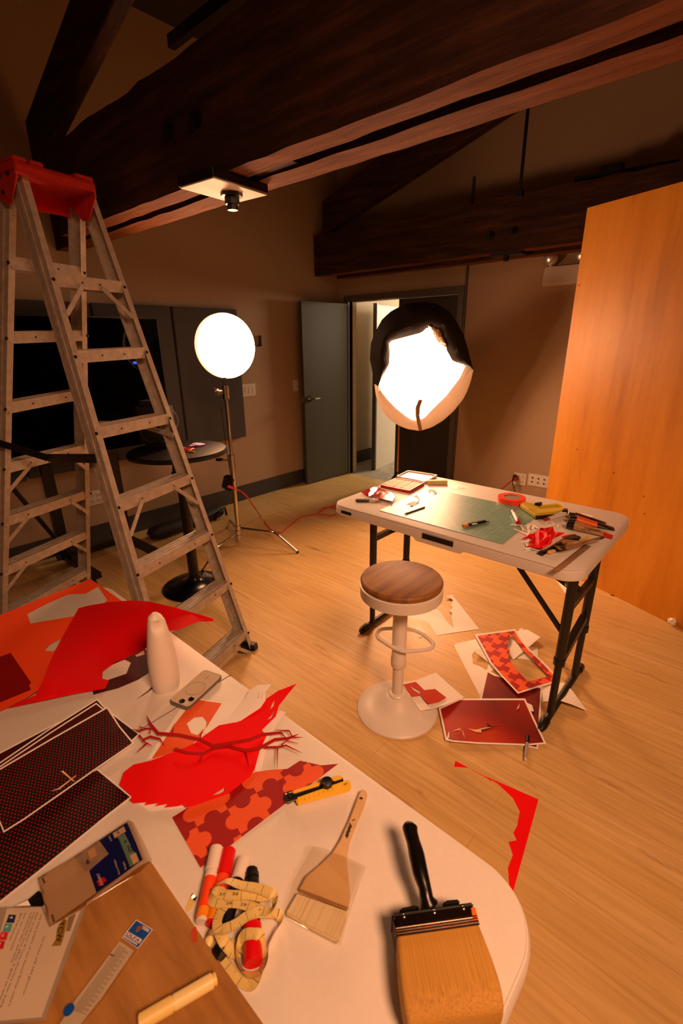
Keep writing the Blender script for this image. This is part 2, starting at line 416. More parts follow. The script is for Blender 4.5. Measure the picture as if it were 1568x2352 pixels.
struct(MB().prism([p0-e*.03, p0, p0+nn*.05, p0-e*.03+nn*.05], [q+Vector((0, 0, 1.98)) for q in (p0-e*.03, p0, p0+nn*.05, p0-e*.03+nn*.05)]).build('trim_3', M_frame, smooth=False))
hl = bpy.data.lights.new('hall_lamp', 'AREA'); hl.size = .5; hl.energy = HALL_W; hl.color = (1, .72, .48); ho = bpy.data.objects.new('hall_lamp', hl); COL.objects.link(ho); ho.location = (-2.9, 6.85, 2.0); ho.rotation_euler = (math.radians(-62), 0, math.radians(-8))
# ------------------------------------------------------------------ roof timbers
def beam(name, lo, hi, label, sub=10, bolts=(), m=None):
    r = thing(name, label, 'beam', ((lo[0]+hi[0])/2, (lo[1]+hi[1])/2, lo[2]), 'old roof truss timbers')
    mb = MB(); n = 60; ys = [lo[1], hi[1]]; P = []
    rnd = random.Random(len(label))
    for i in range(n+1):
        x = lo[0]+(hi[0]-lo[0])*i/n; j = lambda a: rnd.uniform(-a, a)
        P.append([mb.bm.verts.new((x, lo[1]+j(.0015), lo[2]+j(.0025))), mb.bm.verts.new((x, hi[1]+j(.002), lo[2]+j(.0025))), mb.bm.verts.new((x, hi[1]+j(.003), hi[2]+j(.006))), mb.bm.verts.new((x, lo[1]+j(.003), hi[2]+j(.008)))])
    for a, b in zip(P, P[1:]):
        for k in range(4): mb.bm.faces.new((a[k], a[(k+1) % 4], b[(k+1) % 4], b[k]))
    mb.bm.faces.new(P[0][::-1]); mb.bm.faces.new(P[-1]); tb = mb.build('timber', [m or M_beam, M_sawn_lit], r, smooth=False)
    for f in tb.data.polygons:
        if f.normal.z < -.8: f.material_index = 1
    for b in bolts:
        q = MB(); q.cyl(b, (b[0], b[1]-.018, b[2]), .028, n=16); q.cyl((b[0], b[1]-.018, b[2]), (b[0], b[1]-.035, b[2]), .014, n=6); q.build('bolt', M_blackmetal, r)
    return r
YN = 1.31
bolts = [tuple(PY(px, py, YN)) for px, py in ((393, 300), (455, 273))]
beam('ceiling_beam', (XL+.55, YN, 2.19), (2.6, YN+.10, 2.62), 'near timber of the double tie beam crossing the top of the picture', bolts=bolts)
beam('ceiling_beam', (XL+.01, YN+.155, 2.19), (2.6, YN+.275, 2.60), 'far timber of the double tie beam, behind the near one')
for x in (-1.62, -1.52+1.9):
    tag(MB().box((x-.11, YN+.10, 2.20), (x+.11, YN+.155, 2.55)).build('spacer_block', M_beam, smooth=False), 'wooden spacer block wedged between the two tie beam timbers'+(' beside the white plate' if x < -1 else ' at the right end'), 'block')
bolts = [tuple(PY(px, py, 4.0)) for px, py in ((1125, 542), (1178, 532))]
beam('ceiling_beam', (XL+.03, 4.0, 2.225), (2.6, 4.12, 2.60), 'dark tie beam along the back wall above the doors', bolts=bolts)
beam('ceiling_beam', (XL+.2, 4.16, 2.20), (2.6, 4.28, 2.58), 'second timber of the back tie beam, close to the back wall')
def rafter(y, x0, z0, x1, label, h=.40, sl=.29, t=.1):
    mb = MB(); z1 = z0+sl*(x1-x0)
    mb.prism([(x0, y, z0), (x1, y, z1), (x1, y, z1+h), (x0, y, z0+h*.7)], [(x0, y+t, z0), (x1, y+t, z1), (x1, y+t, z1+h), (x0, y+t, z0+h*.7)])
    return tag(mb.bevel(.006, 1).build('rafter', M_beam, smooth=False), label, 'beam', 'old roof truss timbers')
rafter(1.385, -3.86, 2.63, -.2, 'slanting rafter rising from the left end of the double tie beam', h=.36, t=.08)
rafter(4.02, -3.84, 2.60, -.2, 'slanting rafter rising from the left end of the back tie beam', h=.42, t=.1)
# white plate with its knob under the double beam
pl = thing('mounting_plate', 'white square plate with a black knob bolted under the double beam', 'plate', (-1.87, 1.385, 2.16))
c4 = [PZ(*q, 2.155) for q in ((434, 432), (475, 398), (597, 446), (545, 468))]
cc = sum(c4, Vector())/4
a0 = Vector((1, .1, 0)).normalized(); b0 = Vector((-.1, 1, 0)).normalized()
q = MB(); q.obox((cc.x, cc.y, 2.172), a0, b0, (0, 0, 1), .105, .145, .0165); q.bevel(.002, 1).build('plate_board', M_blackmetal, pl, smooth=False)
q = MB(); q.obox((cc.x, cc.y, 2.153), a0, b0, (0, 0, 1), .10, .14, .0025); q.build('plate_face', mat('plate_white', 'efeae2', .6), pl, smooth=False)
kc = Vector((cc.x+.005, cc.y+.03, 2.15)); q = MB(); q.lathe([(.045, 0), (.045, -.012), (.03, -.014), (.03, -.04), (.022, -.042), (.022, -.06)], kc, 8); q.build('knob', M_black, pl)
# bracket under the back beam
br = thing('beam_bracket', 'small black bracket with a bolt under the back beam', 'bracket', PY(1165, 595, 4.0))
c = PY(1165, 588, 4.05); q = MB(); q.obox((c.x, 4.07, 2.212), (1, 0, 0), (0, 1, 0), (0, 0, 1), .13, .06, .012); q.build('bracket_plate', M_blackmetal, br, smooth=False)
q = MB(); q.cyl((c.x, 4.03, 2.2), (c.x, 4.03, 2.16), .022, n=8); q.build('bolt', M_blackmetal, br)
# suspended rails and rods above the beams
def rail(p, q, rods, label):
    r = thing('lighting_track', label, 'lighting track', p)
    MB().bar(p, q, (0, 0, 1), .05, .07).build('track', M_black, r, smooth=False)
    for a in rods: MB().cyl(a, (a[0], a[1], ceil_z(a[0])-.03), .013, n=8).build('rod', M_black, r)
a = PY(392, 98, 2.3); b = a+Vector((2.8, 0, 0)); rd = PY(489, 60, 2.3)
rail(a, b, [(rd.x, 2.3, a.z), (rd.x+1.6, 2.3, a.z)], 'black lighting track hanging above the double beam at top left')
a = PY(1193, 438, 3.4); rl = MB()
rt = thing('ceiling_rod', 'thin black rod hanging down behind the double beam at right', 'rod', a)
MB().cyl(PY(1193, 445, 3.4), PY(1218, 190, 3.4), .011, n=8).build('rod', M_black, rt)
MB().obox(PY(1193, 445, 3.4), (1, 0, 0), (0, 1, 0), (0, 0, 1), .02, .02, .02).build('rod_end', M_black, rt)
a = PY(1385, 398, 4.02); rt = thing('track_light', 'small dark fixture resting along the top of the back beam at right', 'lighting track', a)
MB().bar(PY(1320, 412, 4.06), PY(1560, 372, 4.06), (0, 0, 1), .03, .025).build('track', M_black, rt, smooth=False)
MB().obox(PY(1405, 388, 4.06), (1, 0, 0), (0, 1, 0), (0, 0, 1), .07, .03, .025).bevel(.006, 2).build('lamp_head', M_black, rt)
# ------------------------------------------------------------------ left wall fittings
def panel(y0, y1, z0, z1, label):
    m = MB(); m.box((XL+.002, y0, z0), (XL+.052, y1, z1)); m.bevel(.006, 2)
    return tag(m.build('acoustic_panel', M_felt), label, 'wall panel', 'acoustic panels on the left wall')
panel(2.27, 2.93, .675, 1.86, 'dark grey felt wall panel between the round lamp and the wall switches, rightmost panel')
panel(1.62, 2.255, .665, 1.86, 'dark grey felt wall panel behind the right part of the television')
panel(.97, 1.605, .655, 1.86, 'dark grey felt wall panel behind the left part of the television')
panel(.32, .955, .645, 1.86, 'dark grey felt wall panel at the far left behind the ladder')
def wallplate(name, c, ax, nrm, w, h, label, cat, slots, kind):
    r = thing(name, label, cat, c); n = Vector(nrm); u = Vector((0, 0, 1)); ax = Vector(ax); c = Vector(c)
    MB().obox(c+n*.003, ax, u, n, w/2, h/2, .003).bevel(.0015, 2).build('cover_plate', M_white, r)
    for (dx, dz) in slots:
        p = c+ax*dx+u*dz+n*.006
        if kind == 'rocker':
            MB().obox(p+n*.002, ax, u, n, .017, .033, .003).bevel(.001, 1).build('rocker', M_white, r)
        elif kind == 'socket':
            s = MB().obox(p+n*.001, ax, u, n, .017, .014, .0015).bevel(.001, 1).build('socket', M_white, r)
            k = MB()
            for ex in (-.007, .007): k.obox(p+n*.0028+ax*ex+u*.002, ax, u, n, .0014, .0045, .0006)
            k.cyl(p+n*.0022-u*.007, p+n*.0034-u*.007, .0025, n=8); k.build('slot', M_black, s, smooth=False)
        else:
            MB().obox(p+n*.0005, ax, u, n, .008, .006, .001).build('jack', M_black, r, smooth=False)
    return r
wallplate('light_switch', PX(569, 896, XL), (0, 1, 0), (1, 0, 0), .19, .12, 'four gang white switch plate beside the round lamp', 'light switch', [(-.069, 0), (-.023, 0), (.023, 0), (.069, 0)], 'rocker')
wallplate('light_switch', PX(678, 885, XL), (0, 1, 0), (1, 0, 0), .075, .12, 'single white light switch next to the open door', 'light switch', [(0, 0)], 'rocker')
wallplate('wall_outlet', PX(219, 1143, XL), (0, 1, 0), (1, 0, 0), .12, .12, 'white wall outlet low on the left wall behind the ladder', 'outlet', [(-.023, .024), (-.023, -.024), (.03, .024), (.03, -.024)], 'socket')
wallplate('wall_outlet', PY(1194, 1100, YB), (1, 0, 0), (0, -1, 0), .12, .115, 'white double outlet on the back wall with a red plug in it', 'outlet', [(-.024, .024), (-.024, -.024), (.026, .024), (.026, -.024)], 'socket')
wallplate('data_plate', PY(1236, 1104, YB), (1, 0, 0), (0, -1, 0), .19, .115, 'white six jack plate between the outlet and the plywood panel', 'outlet', [(x, z) for x in (-.055, 0, .055) for z in (-.02, .02)], 'jack')
hk = PX(596, 783, XL); r = thing('wall_hook', 'small dark hook on the left wall just right of the round lamp', 'hook', hk)
MB().obox(hk+Vector((.01, 0, 0)), (0, 1, 0), (0, 0, 1), (1, 0, 0), .008, .05, .01).build('hook_plate', M_blackmetal, r, smooth=False)
MB().bar(hk+Vector((.015, -.04, -.045)), hk+Vector((.02, .005, -.045)), (0, 0, 1), .012, .012).build('hook_arm', M_blackmetal, r, smooth=False)
# emergency light
ec = PY(1250, 640, YB); r = thing('emergency_light', 'white emergency light box with two round lamp heads high on the back wall', 'emergency light', (ec.x+.18, YB, 1.99))
q = MB(); q.prism([(ec.x, YB, 1.985), (ec.x+.42, YB, 1.985), (ec.x+.42, YB, 2.13), (ec.x, YB, 2.13)], [(ec.x+.01, YB-.075, 1.99), (ec.x+.41, YB-.075, 1.99), (ec.x+.405, YB-.06, 2.125), (ec.x+.015, YB-.06, 2.125)]); q.bevel(.006, 2).build('housing', M_white, r)
for dx in (.055, .30):
    h = Vector((ec.x+dx, YB-.045, 2.19)); q = MB(); q.lathe([(.02, .05), (.045, .03), (.052, 0), (.05, -.012), (.04, -.016)], h, 20, (-.15, -1, -.1)); q.cyl(h-Vector((0, 0, .075)), h-Vector((0, 0, .03)), .012)
    lh = q.build('lamp_head', M_white, r)
    q = MB(); q.lathe([(.04, .053), (.03, .056), (.001, .058)], h, 16, (-.15, -1, -.1)); q.build('lens', mat('lamp_lens', 'b9b4ac', .2, .6), lh)
# ------------------------------------------------------------------ television on a wheeled stand
tx = -3.60; r = thing('television', 'large black television on a wheeled stand behind the ladder', 'television', (tx, 1.15, 0))
TY0, TY1, TZ0, TZ1 = .29, 1.955, .815, 1.755
q = MB(); q.box((tx-.05, TY0, TZ0), (tx, TY1, TZ1)); q.bevel(.004, 2).build('bezel', M_black, r)
q = MB(); q.box((tx, TY0+.012, TZ0+.02), (tx+.0015, TY1-.012, TZ1-.012)); q.build('screen', mat('tv_glass', '030303', .06, spec=.012), r, smooth=False)
led = PX(311, 833, tx+.003); q = MB(); q.obox(led, (0, 1, 0), (0, 0, 1), (1, 0, 0), .018, .009, .001); q.build('indicator_light', emit('blue_led', (0.02, 0.1, 1.0), 1.1), r)
for y, nm in ((1.02, 0), (1.48, 1)):
    q = MB(); q.bar((tx-.09, y, .07), (tx-.075, y, 1.5), (1, 0, 0), .07, .04); q.build('post', M_blackmetal, r, smooth=False)
q = MB(); q.box((tx-.10, .9, 1.2), (tx-.05, 1.6, 1.3)); q.build('mount', M_blackmetal, r, smooth=False)
for y in (1.02, 1.48):
    q = MB(); q.bar((tx-.30, y, .085), (tx+.42, y+.02, .085), (0, 0, 1), .06, .04); q.build('foot', M_blackmetal, r, smooth=False)
    for x in (tx-.26, tx+.39):
        q = MB(); q.cyl((x, y-.012, .03), (x, y+.012, .03), .03, n=16); q.cyl((x, y, .03), (x, y, .07), .009, n=8); q.build('caster', M_black, r)
q = MB(); q.bar((tx-.08, 1.0, .09), (tx-.08, 1.5, .09), (0, 0, 1), .05, .05); q.build('cross_bar', M_blackmetal, r, smooth=False)
# black tripod light stand behind the ladder
b0 = PZ(176, 1297); ta = PV(-40, 1040, (-2.95, .62)); r = thing('tripod_stand', 'black collapsible light stand partly hidden behind the ladder', 'light stand', (ta.x, ta.y, 0)); tb = b0+Vector((0, 0, .014))
q = MB(); q.tube([ta, tb], .014, 10); l_ = q.build('leg', M_blackmetal, r)
for t in (.42, .75):
    p = lerp(ta, tb, t); d = (tb-ta).normalized(); q = MB(); q.cyl(p-d*.03, p+d*.03, .021, n=12); q.build('leg_lock', M_black, l_)
for dx, dy in ((-.2, -.35), (.38, -.25)):
    q = MB(); q.tube([ta, (ta.x+dx, ta.y+dy, .014)], .014, 10); q.build('leg', M_blackmetal, r)
q = MB(); q.tube([ta-Vector((0, 0, .35)), ta+Vector((0, 0, .25))], .013, 10); q.build('column', M_blackmetal, r)
# long black gear bag against the wall
g0, g1 = Vector((-3.66, 1.66, 0)), Vector((-3.72, 2.42, 0)); gd = (g1-g0).normalized(); gx = Vector((gd.y, -gd.x, 0))
r = thing('gear_bag', 'long black equipment bag lying against the left baseboard', 'bag', (g0+g1)/2)
q = MB(); q.tube([g0+gd*(.76*t)+Vector((0, 0, .062+.004*math.sin(9*t))) for t in (0, .03, .1, .3, .5, .7, .9, .97, 1)], [.03, .055, .068, .07, .066, .07, .066, .055, .03], 14, flat=(1.15, .9)); q.build('bag_body', mat('black_nylon', '0e0e0f', .6, noise=.3, nscale=60, bump=.3), r)
q = MB(); q.tube([g0+gd*.62+gx*.08+Vector((0, 0, .03)), g0+gd*.66+gx*.1+Vector((0, 0, .10)), g0+gd*.74+gx*.08+Vector((0, 0, .11)), g0+gd*.76+gx*.07+Vector((0, 0, .03))], .012, 8); q.build('strap', M_black, r)
q = MB(); q.lathe([(.02, 0), (.024, .006), (.012, .01)], g0-gd*.005+Vector((0, 0, .06)), 12, -gd); q.build('buckle', M_chrome, r)
# ------------------------------------------------------------------ round lantern lamp on a chrome stand
f1, f2 = PZ(683, 1271), PZ(466, 1314); hub = PZ(548, 1232, .08); hub.z = 0
st = thing('light_stand', 'chrome light stand with turtle base holding the round lamp', 'light stand', hub)
top = PV(524, 905, hub); top = Vector((hub.x, hub.y, top.z))
q = MB(); q.cyl((hub.x, hub.y, .05), (hub.x, hub.y, .72), .0175, n=18); q.build('lower_column', M_chrome, st)
q = MB(); q.cyl((hub.x, hub.y, .70), (hub.x, hub.y, top.z+.1), .0135, n=18); q.build('upper_column', M_chrome, st)
f3 = hub*3-f1-f2; f3 = hub+(f3-hub).normalized()*.42
for f, z in ((f1, .155), (f2, .115), (f3, .135)):
    f = Vector((f.x, f.y, .012)); h = Vector((hub.x, hub.y, z)); d = (f-h); d.z = 0
    pts = [h, h+d*.35, h+d*.58, h+d*.66+Vector((0, 0, -.012)), h+d*.74+Vector((0, 0, -.04)), f]
    lg = MB().tube(spline(pts, 4), .0105, 12).build('leg', M_chrome, st)
    MB().sphere(f, .0125, 10).build('foot_cap', M_black, lg)
q = MB()
for z in (.08, .12, .16): q.cyl((hub.x, hub.y, z-.016), (hub.x, hub.y, z+.016), .027, n=16)
q.cyl((hub.x, hub.y, .04), (hub.x, hub.y, .07), .02, n=12); q.build('hub', M_chrome, st)
q = MB(); q.cyl((hub.x, hub.y, .66), (hub.x, hub.y, .76), .024, n=16); q.cyl((hub.x, hub.y, .745), (hub.x, hub.y, .755), .028, n=16)
q.bar((hub.x-.02, hub.y-.02, .72), (hub.x-.06, hub.y-.05, .72), (0, 0, 1), .012, .012); q.build('collar', M_chrome, st)
q = MB(); q.obox((hub.x-.075, hub.y-.06, .722), (.8, .6, 0), (0, 0, 1), (.6, -.8, 0), .03, .012, .006); q.bevel(.004, 2).build('knob', M_black, st)
gz = PV(525, 900, hub).z; gp = Vector((hub.x, hub.y, gz)); side = -RGT; side.z = 0; side.normalize()
q = MB(); q.cyl(gp-Vector((0, 0, .05)), gp+Vector((0, 0, .045)), .026, n=16); q.cyl(gp, gp+side*.05, .018, n=14); q.cyl(gp+side*.045, gp+side*.058, .03, n=16); q.cyl(gp+side*.058, gp+side*.075, .012, n=10); q.bar(gp+side*.075-Vector((0, 0, .02)), gp+side*.075+Vector((0, 0, .035)), side, .012, .01); q.build('grip_head', M_chrome, st)
lc = PV(522, 795, hub); lr = (PV(586, 790, hub)-PV(458, 800, hub)).length/2
lan = thing('round_lamp', 'round glowing white disc lamp on the chrome stand', 'lamp', Vector((hub.x, hub.y, lc.z-lr)))
M_lan = emit('lamp_glow', (1.0, .48, .24), LANTERN_E); ln = Vector((.98, -.17, .03)).normalized()
la = PV(459, 795, hub); lb = PV(585, 795, hub); lR = .220; lan.location = (hub.x, hub.y, lc.z-lR)
q = MB(); q.lathe([(lR, -.012), (lR*.985, .004), (lR*.94, .012), (lR*.6, .018), (.001, .020)], lc, 56, ln, capends=False); q.build('diffuser', M_lan, lan)
q = MB(); q.lathe([(lR*1.0, -.014), (lR*1.015, -.02), (lR*1.01, -.05), (lR*.55, -.13), (lR*.40, -.16), (.001, -.16)], lc, 56, ln, capends=False); q.build('wall_glow_shell', emit('added_wall_glow', (1.0, .46, .22), 2.0), lan)  # unseen lamp back, its glow added to brighten the nearby wall
bk_ = lc-ln*.19; q = MB(); q.cyl(lc-ln*.12, lc-ln*.24, .055, n=20); q.build('lamp_body', M_black, lan)
q = MB(); q.tube(spline([bk_, bk_+Vector((0, 0, -.10)), Vector((hub.x, hub.y, gz+.17)), Vector((hub.x, hub.y, gz+.03))], 5), .014, 10); q.build('mounting_arm', M_black, lan)
pa = PV(525, 1109, hub); ad = thing('power_adapter', 'black power adapter hanging off the chrome light stand', 'adapter', pa)
ax = (RGT*.9+UPV*.1); q = MB(); q.obox(pa, (.55, .4, -.35), (.3, .1, .9), (.3, -.9, 0), .038, .055, .028); q.bevel(.008, 2).build('adapter_body', M_black, ad)
cord = [PV(x, y, hub+Vector((.05, -.03, 0))) for x, y in ((508, 935), (512, 970), (518, 1020), (526, 1070), (530, 1098))]
tag(MB().tube(spline(cord, 5), .003, 6).build('lamp_cable', M_black), 'thin black cable hanging down beside the chrome stand', 'cable')
M_orange = mat('orange_rubber', 'd8381e', .45)
pts = zc(420, 640, 3.136, [(560, 1712), (600, 1770), (640, 1810), (700, 1830), (740, 1802), (800, 1752), (850, 1717), (950, 1697), (1010, 1700), (1080, 1705), (1112, 1672), (1080, 1648), (1010, 1652), (975, 1682), (965, 1697), (1005, 1664), (1060, 1642), (1140, 1625), (1190, 1640), (1300, 1660)])
hang = [PV(x, y, hub+Vector((.03, -.02, 0))) for x, y in zc(420, 640, 3.136, [(330, 1505), (365, 1512), (405, 1527), (455, 1565)])]
mid = [lerp(hang[-1], PZ(*pts[0], .006), .55)]
tag(MB().tube(spline(hang+mid+[PZ(x, y, .006) for x, y in pts], 6), .0055, 8).build('extension_cord', M_orange), 'orange extension cord running from the adapter across the floor in a loop', 'cord')
MB().cyl(hang[0]-Vector((.01, 0, -.01)), hang[1], .014, .009, n=10).build('plug', M_orange, bpy.data.objects['extension_cord'])
# red plug and cords at the back outlet
a = PY(1184, 1099, YB-.02); r = thing('mains_cable', 'red power cord plugged into the back wall outlet', 'cord', a)
M_red = mat('red_rubber', 'b0161c', .4)
MB().obox(a+Vector((0, -.012, 0)), (1, 0, 0), (0, 1, 0), (0, 0, 1), .018, .022, .02).bevel(.004, 2).build('plug', M_red, r)
MB().tube(spline([a+Vector((-.015, -.025, -.01)), PY(1165, 1112, YB-.05), PY(1145, 1130, YB-.06), PY(1120, 1155, YB-.07), Vector((-2.05, YB-.1, .01)), Vector((-2.5, 3.9, .006))], 6), .006, 8).build('cable', M_red, r)
a2 = a+Vector((-.004, -.02, .03)); r = thing('mains_cable', 'black cord plugged in above the red plug at the back outlet', 'cord', a2)
MB().obox(a2, (1, 0, 0), (0, 1, 0), (0, 0, 1), .012, .018, .012).bevel(.003, 2).build('plug', M_black, r)
MB().tube(spline([a2+Vector((-.01, -.02, -.01)), PY(1177, 1110, YB-.07), PY(1181, 1125, YB-.06), PY(1184, 1140, YB-.05), Vector((a.x, YB-.06, .02)), Vector((-2.3, YB-.2, .006))], 6), .0045, 8).build('cable', M_black, r)
# ------------------------------------------------------------------ big softbox
sb = PZ(919, 1165)
sn = Vector((.79, -.50, -.34)).normalized(); sc_ = PV(967, 842, sb+sn*.40); sp0 = sc_
sx = Vector((sn.y, -sn.x, 0)).normalized()*-1; sx = sx if sx.dot(RGT) > 0 else -sx; sy = sn.cross(sx); sy = sy if sy.z > 0 else -sy
SZ = (680, 580, 3.733)
def sbp(pts, fwd=0.): return [PP(x, y, sp0+sn*fwd, sn) for x, y in zc(*SZ, pts)]
outl = [(1105, 425), (1200, 440), (1310, 500), (1380, 600), (1440, 720), (1480, 860), (1505, 960), (1515, 1020), (1500, 1090), (1470, 1180), (1430, 1260), (1350, 1360), (1260, 1440), (1160, 1500), (1060, 1530), (960, 1515), (880, 1485), (800, 1430), (740, 1360), (700, 1280), (682, 1220), (672, 1130), (660, 1060), (645, 980), (632, 920), (640, 780), (690, 660), (740, 570), (820, 500), (930, 445), (1020, 430)]
rim = sbp(outl); sbx = thing('softbox_lamp', 'large glowing softbox lamp with a black flap folded over its top', 'lamp', Vector((sb.x, sb.y, min(p.z for p in rim))))
rc = sum(rim, Vector())/len(rim); apex = rc-sn*.42; sb = Vector((apex.x, apex.y, 0))
M_cloth = mat('black_cloth', '0b0a09', .85, noise=.3, nscale=30)
q = MB(); nR = len(rim); rings = []
for t, push in ((0, 0), (.06, -.03), (.35, -.16), (.7, -.31), (.92, -.40)): rings.append([q.bm.verts.new(lerp(p, rc, t)+sn*push) for p in rim])
for a, b in zip(rings, rings[1:]):
    for k in range(nR): q.bm.faces.new((a[k], a[(k+1) % nR], b[(k+1) % nR], b[k]))
q.bm.faces.new(rings[-1]); q.build('canopy', M_cloth, sbx)
q = MB(); dif = [lerp(p, rc, .11)-sn*.05 for p in rim]; q.bm.faces.new([q.bm.verts.new(p) for p in dif]); q.bm.faces.new([q.bm.verts.new(p-sn*.003) for p in dif][::-1])
dob = q.build('diffuser', emit('softbox_glow', (1.0, .50, .26), SOFTBOX_E), sbx, smooth=False, fixn=False)
e0 = PP(680+1090/3.733, 580+1008/3.733, rc-sn*.047, sn); q = MB()
ex = (PP(680+1137/3.733, 580+1005/3.733, rc-sn*.047, sn)-e0); ey = sn.cross(ex)*.85
q.tube([e0+ex*math.cos(t*math.pi/12)+ey*math.sin(t*math.pi/12) for t in range(24)], .0022, 6, closed=True); q.bar(e0-ex*.9, e0+ex*.9, sn, .004, .004)
q.build('printed_ring', emit('softbox_print', (1.0, .78, .62), 1.0), dob)
def strip(name, outer, inner, m, fo, fi, bulge=.05, th=.004, rows=5):
    """cloth band between an outer and an inner outline (same number of stations after resampling)"""
    def resample(P, n):
        P = [Vector(p) for p in P]; L = [0]
        for a, b in zip(P, P[1:]): L.append(L[-1]+(b-a).length)
        out = []
        for i in range(n):
            t = L[-1]*i/(n-1); k = 0
            while k < len(L)-2 and L[k+1] < t: k += 1
            out.append(lerp(P[k], P[k+1], (t-L[k])/max(L[k+1]-L[k], 1e-9)))
        return out
    n = 40; O = resample(sbp(outer, fo), n); I = resample(sbp(inner, fi), n); q = MB(); G = []
    rnd = random.Random(3)
    for j in range(rows+1):
        t = j/rows; G.append([lerp(O[i], I[i], t)+sn*(bulge*math.sin(math.pi*t)+(rnd.uniform(-.006, .006) if 0 < j < rows else 0)) for i in range(n)])
    T = [[q.bm.verts.new(p) for p in g] for g in G]; B = [[q.bm.verts.new(p-sn*th) for p in g] for g in G]
    for j in range(rows):
        for i in range(n-1):
            q.bm.faces.new((T[j][i], T[j][i+1], T[j+1][i+1], T[j+1][i])); q.bm.faces.new((B[j][i], B[j+1][i], B[j+1][i+1], B[j][i+1]))
    for i in range(n-1):
        q.bm.faces.new((T[0][i], B[0][i], B[0][i+1], T[0][i+1])); q.bm.faces.new((T[-1][i], T[-1][i+1], B[-1][i+1], B[-1][i]))
    return q.build(name, m, sbx)
strip('top_flap', outl[21:][::1]+outl[:8], [(705, 1110), (760, 1030), (798, 960), (803, 860), (798, 765), (900, 735), (1080, 688), (1108, 655), (1140, 640), (1180, 672), (1222, 662), (1262, 790), (1340, 930), (1400, 955), (1450, 965), (1498, 985)], M_cloth, .0, .02, .05)
strip('silver_lining', [(1010, 625), (1110, 600), (1150, 610), (1225, 655), (1290, 800)], [(1080, 680), (1135, 640), (1165, 690), (1210, 760), (1285, 830)], mat('silver_lining', 'cfc6bc', .35, .6), .03, .018, .01)
def cloth_mat():
    t = NT('white_diffusion_cloth'); t.col('efe6dc'); t.b.inputs['Roughness'].default_value = .85; tr_ = t.add('ShaderNodeBsdfTranslucent'); tr_.inputs['Color'].default_value = (.9, .85, .8, 1); mx = t.add('ShaderNodeMixShader'); mx.inputs[0].default_value = .12
    t.l(t.b.outputs[0], mx.inputs[1]); t.l(tr_.outputs[0], mx.inputs[2]); t.l(mx.outputs[0], t.n['Material Output'].inputs['Surface']); return t.m
M_skirt = cloth_mat()
strip('lower_skirt', outl[7:22], [(1452, 968), (1400, 1080), (1280, 1235), (1180, 1330), (1090, 1425), (1000, 1440), (930, 1395), (850, 1330), (780, 1255), (725, 1180), (700, 1120)], M_skirt, .006, .03, .02)
strip('strap', [(1085, 1262), (1062, 1330), (1058, 1400), (1080, 1525)], [(1050, 1262), (1022, 1330), (1022, 1400), (1052, 1530)], mat('tan_strap', 'a88c70', .8), .045, .045, .005, .003, 2)
sst = thing('light_stand', 'thin metal light stand behind the table carrying the softbox', 'light stand', sb)
q = MB(); q.cyl((sb.x, sb.y, .3), (sb.x, sb.y, apex.z), .011, n=14); q.build('column', mat('bronze_pole', 'c09878', .25, .9), sst)
q = MB(); q.cyl((sb.x, sb.y, apex.z-.04), apex+sn*.02, .03, n=14); q.obox(apex, sn, sx, sy, .09, .045, .045); q.build('lamp_bracket', M_black, sst)
for k in range(3):
    a = 2*math.pi*k/3+.4; q = MB(); q.tube([(sb.x, sb.y, .36), (sb.x+.42*math.cos(a), sb.y+.42*math.sin(a), .01)], .01, 10); q.build('leg', M_blackmetal, sst)
tag(MB().tube(spline([PV(946, 985, sb)+sn*.05, PV(952, 1010, sb), PV(962, 1045, sb), PV(974, 1075, sb), PV(977, 1100, sb), Vector((sb.x+.25, sb.y+.1, .006)), Vector((-2.2, 4.2, .006))], 6), .004, 8).build('lamp_cable', M_black), 'thin black cable dangling below the softbox', 'cable')
# ------------------------------------------------------------------ ladder
RD = Vector((-.313, .95, 0)).normalized(); NH = Vector((.95, .313, 0)).normalized()
footA = PZ(581, 1490); T = PZ(212, 440, 2.175); ld = thing('step_ladder', 'tall aluminium double sided step ladder with a red plastic top', 'ladder', PZ(300, 1440))
nA = RD.cross(T-footA).normalized(); nA = nA if nA.dot(NH) > 0 else -nA
def onA(px, py): return PP(px, py, T, nA)
def onB(px, py): return PP(px, py, TB, nB)
TB = PZ(192, 450, 2.16); fB0 = Vector((TB.x, TB.y, 0))-NH*.62; nB = RD.cross(TB-fB0).normalized(); nB = nB if nB.dot(NH) > 0 else -nB
def extend(p, q, z):  return p+(q-p)*((z-p.z)/(q.z-p.z))
def rail(p, q, side, n):
    """C channel: web outside, flanges pointing inwards"""
    d = (q-p).normalized(); s_ = RD*side; nn_ = n
    m = MB(); o = -nn_*.032
    for c, wx, wy in ((o+s_*.000, .0035, .072), (o+nn_*.0345-s_*.012, .026, .0035), (o-nn_*.0345-s_*.012, .026, .0035)): m.bar(p+c, q+c, nn_, wx, wy)
    m.bar(p+o+s_*.003, q+o+s_*.003, nn_, .004, .018)
    return m.build('rail', M_alu, ld, smooth=False)
aR0, aR1 = footA+nA*0, T
aL1, aLm = onA(48, 405), onA(322, 1352); aL0 = extend(aL1, aLm, .015)
bR1, bRm = onB(193, 455), onB(207, 1330); bR0 = extend(bR1, bRm, .015)
bL1, bLm = onB(22, 432), onB(6, 1340); bL0 = extend(bL1, bLm, .015)
aR0 = extend(aR1, footA, .015)
for p, q_, s_, n in ((aR0, aR1, 1, nA), (aL0, aL1, -1, nA), (bR0, bR1, 1, nB), (bL0, bL1, -1, nB)): rail(p, q_, s_, n)
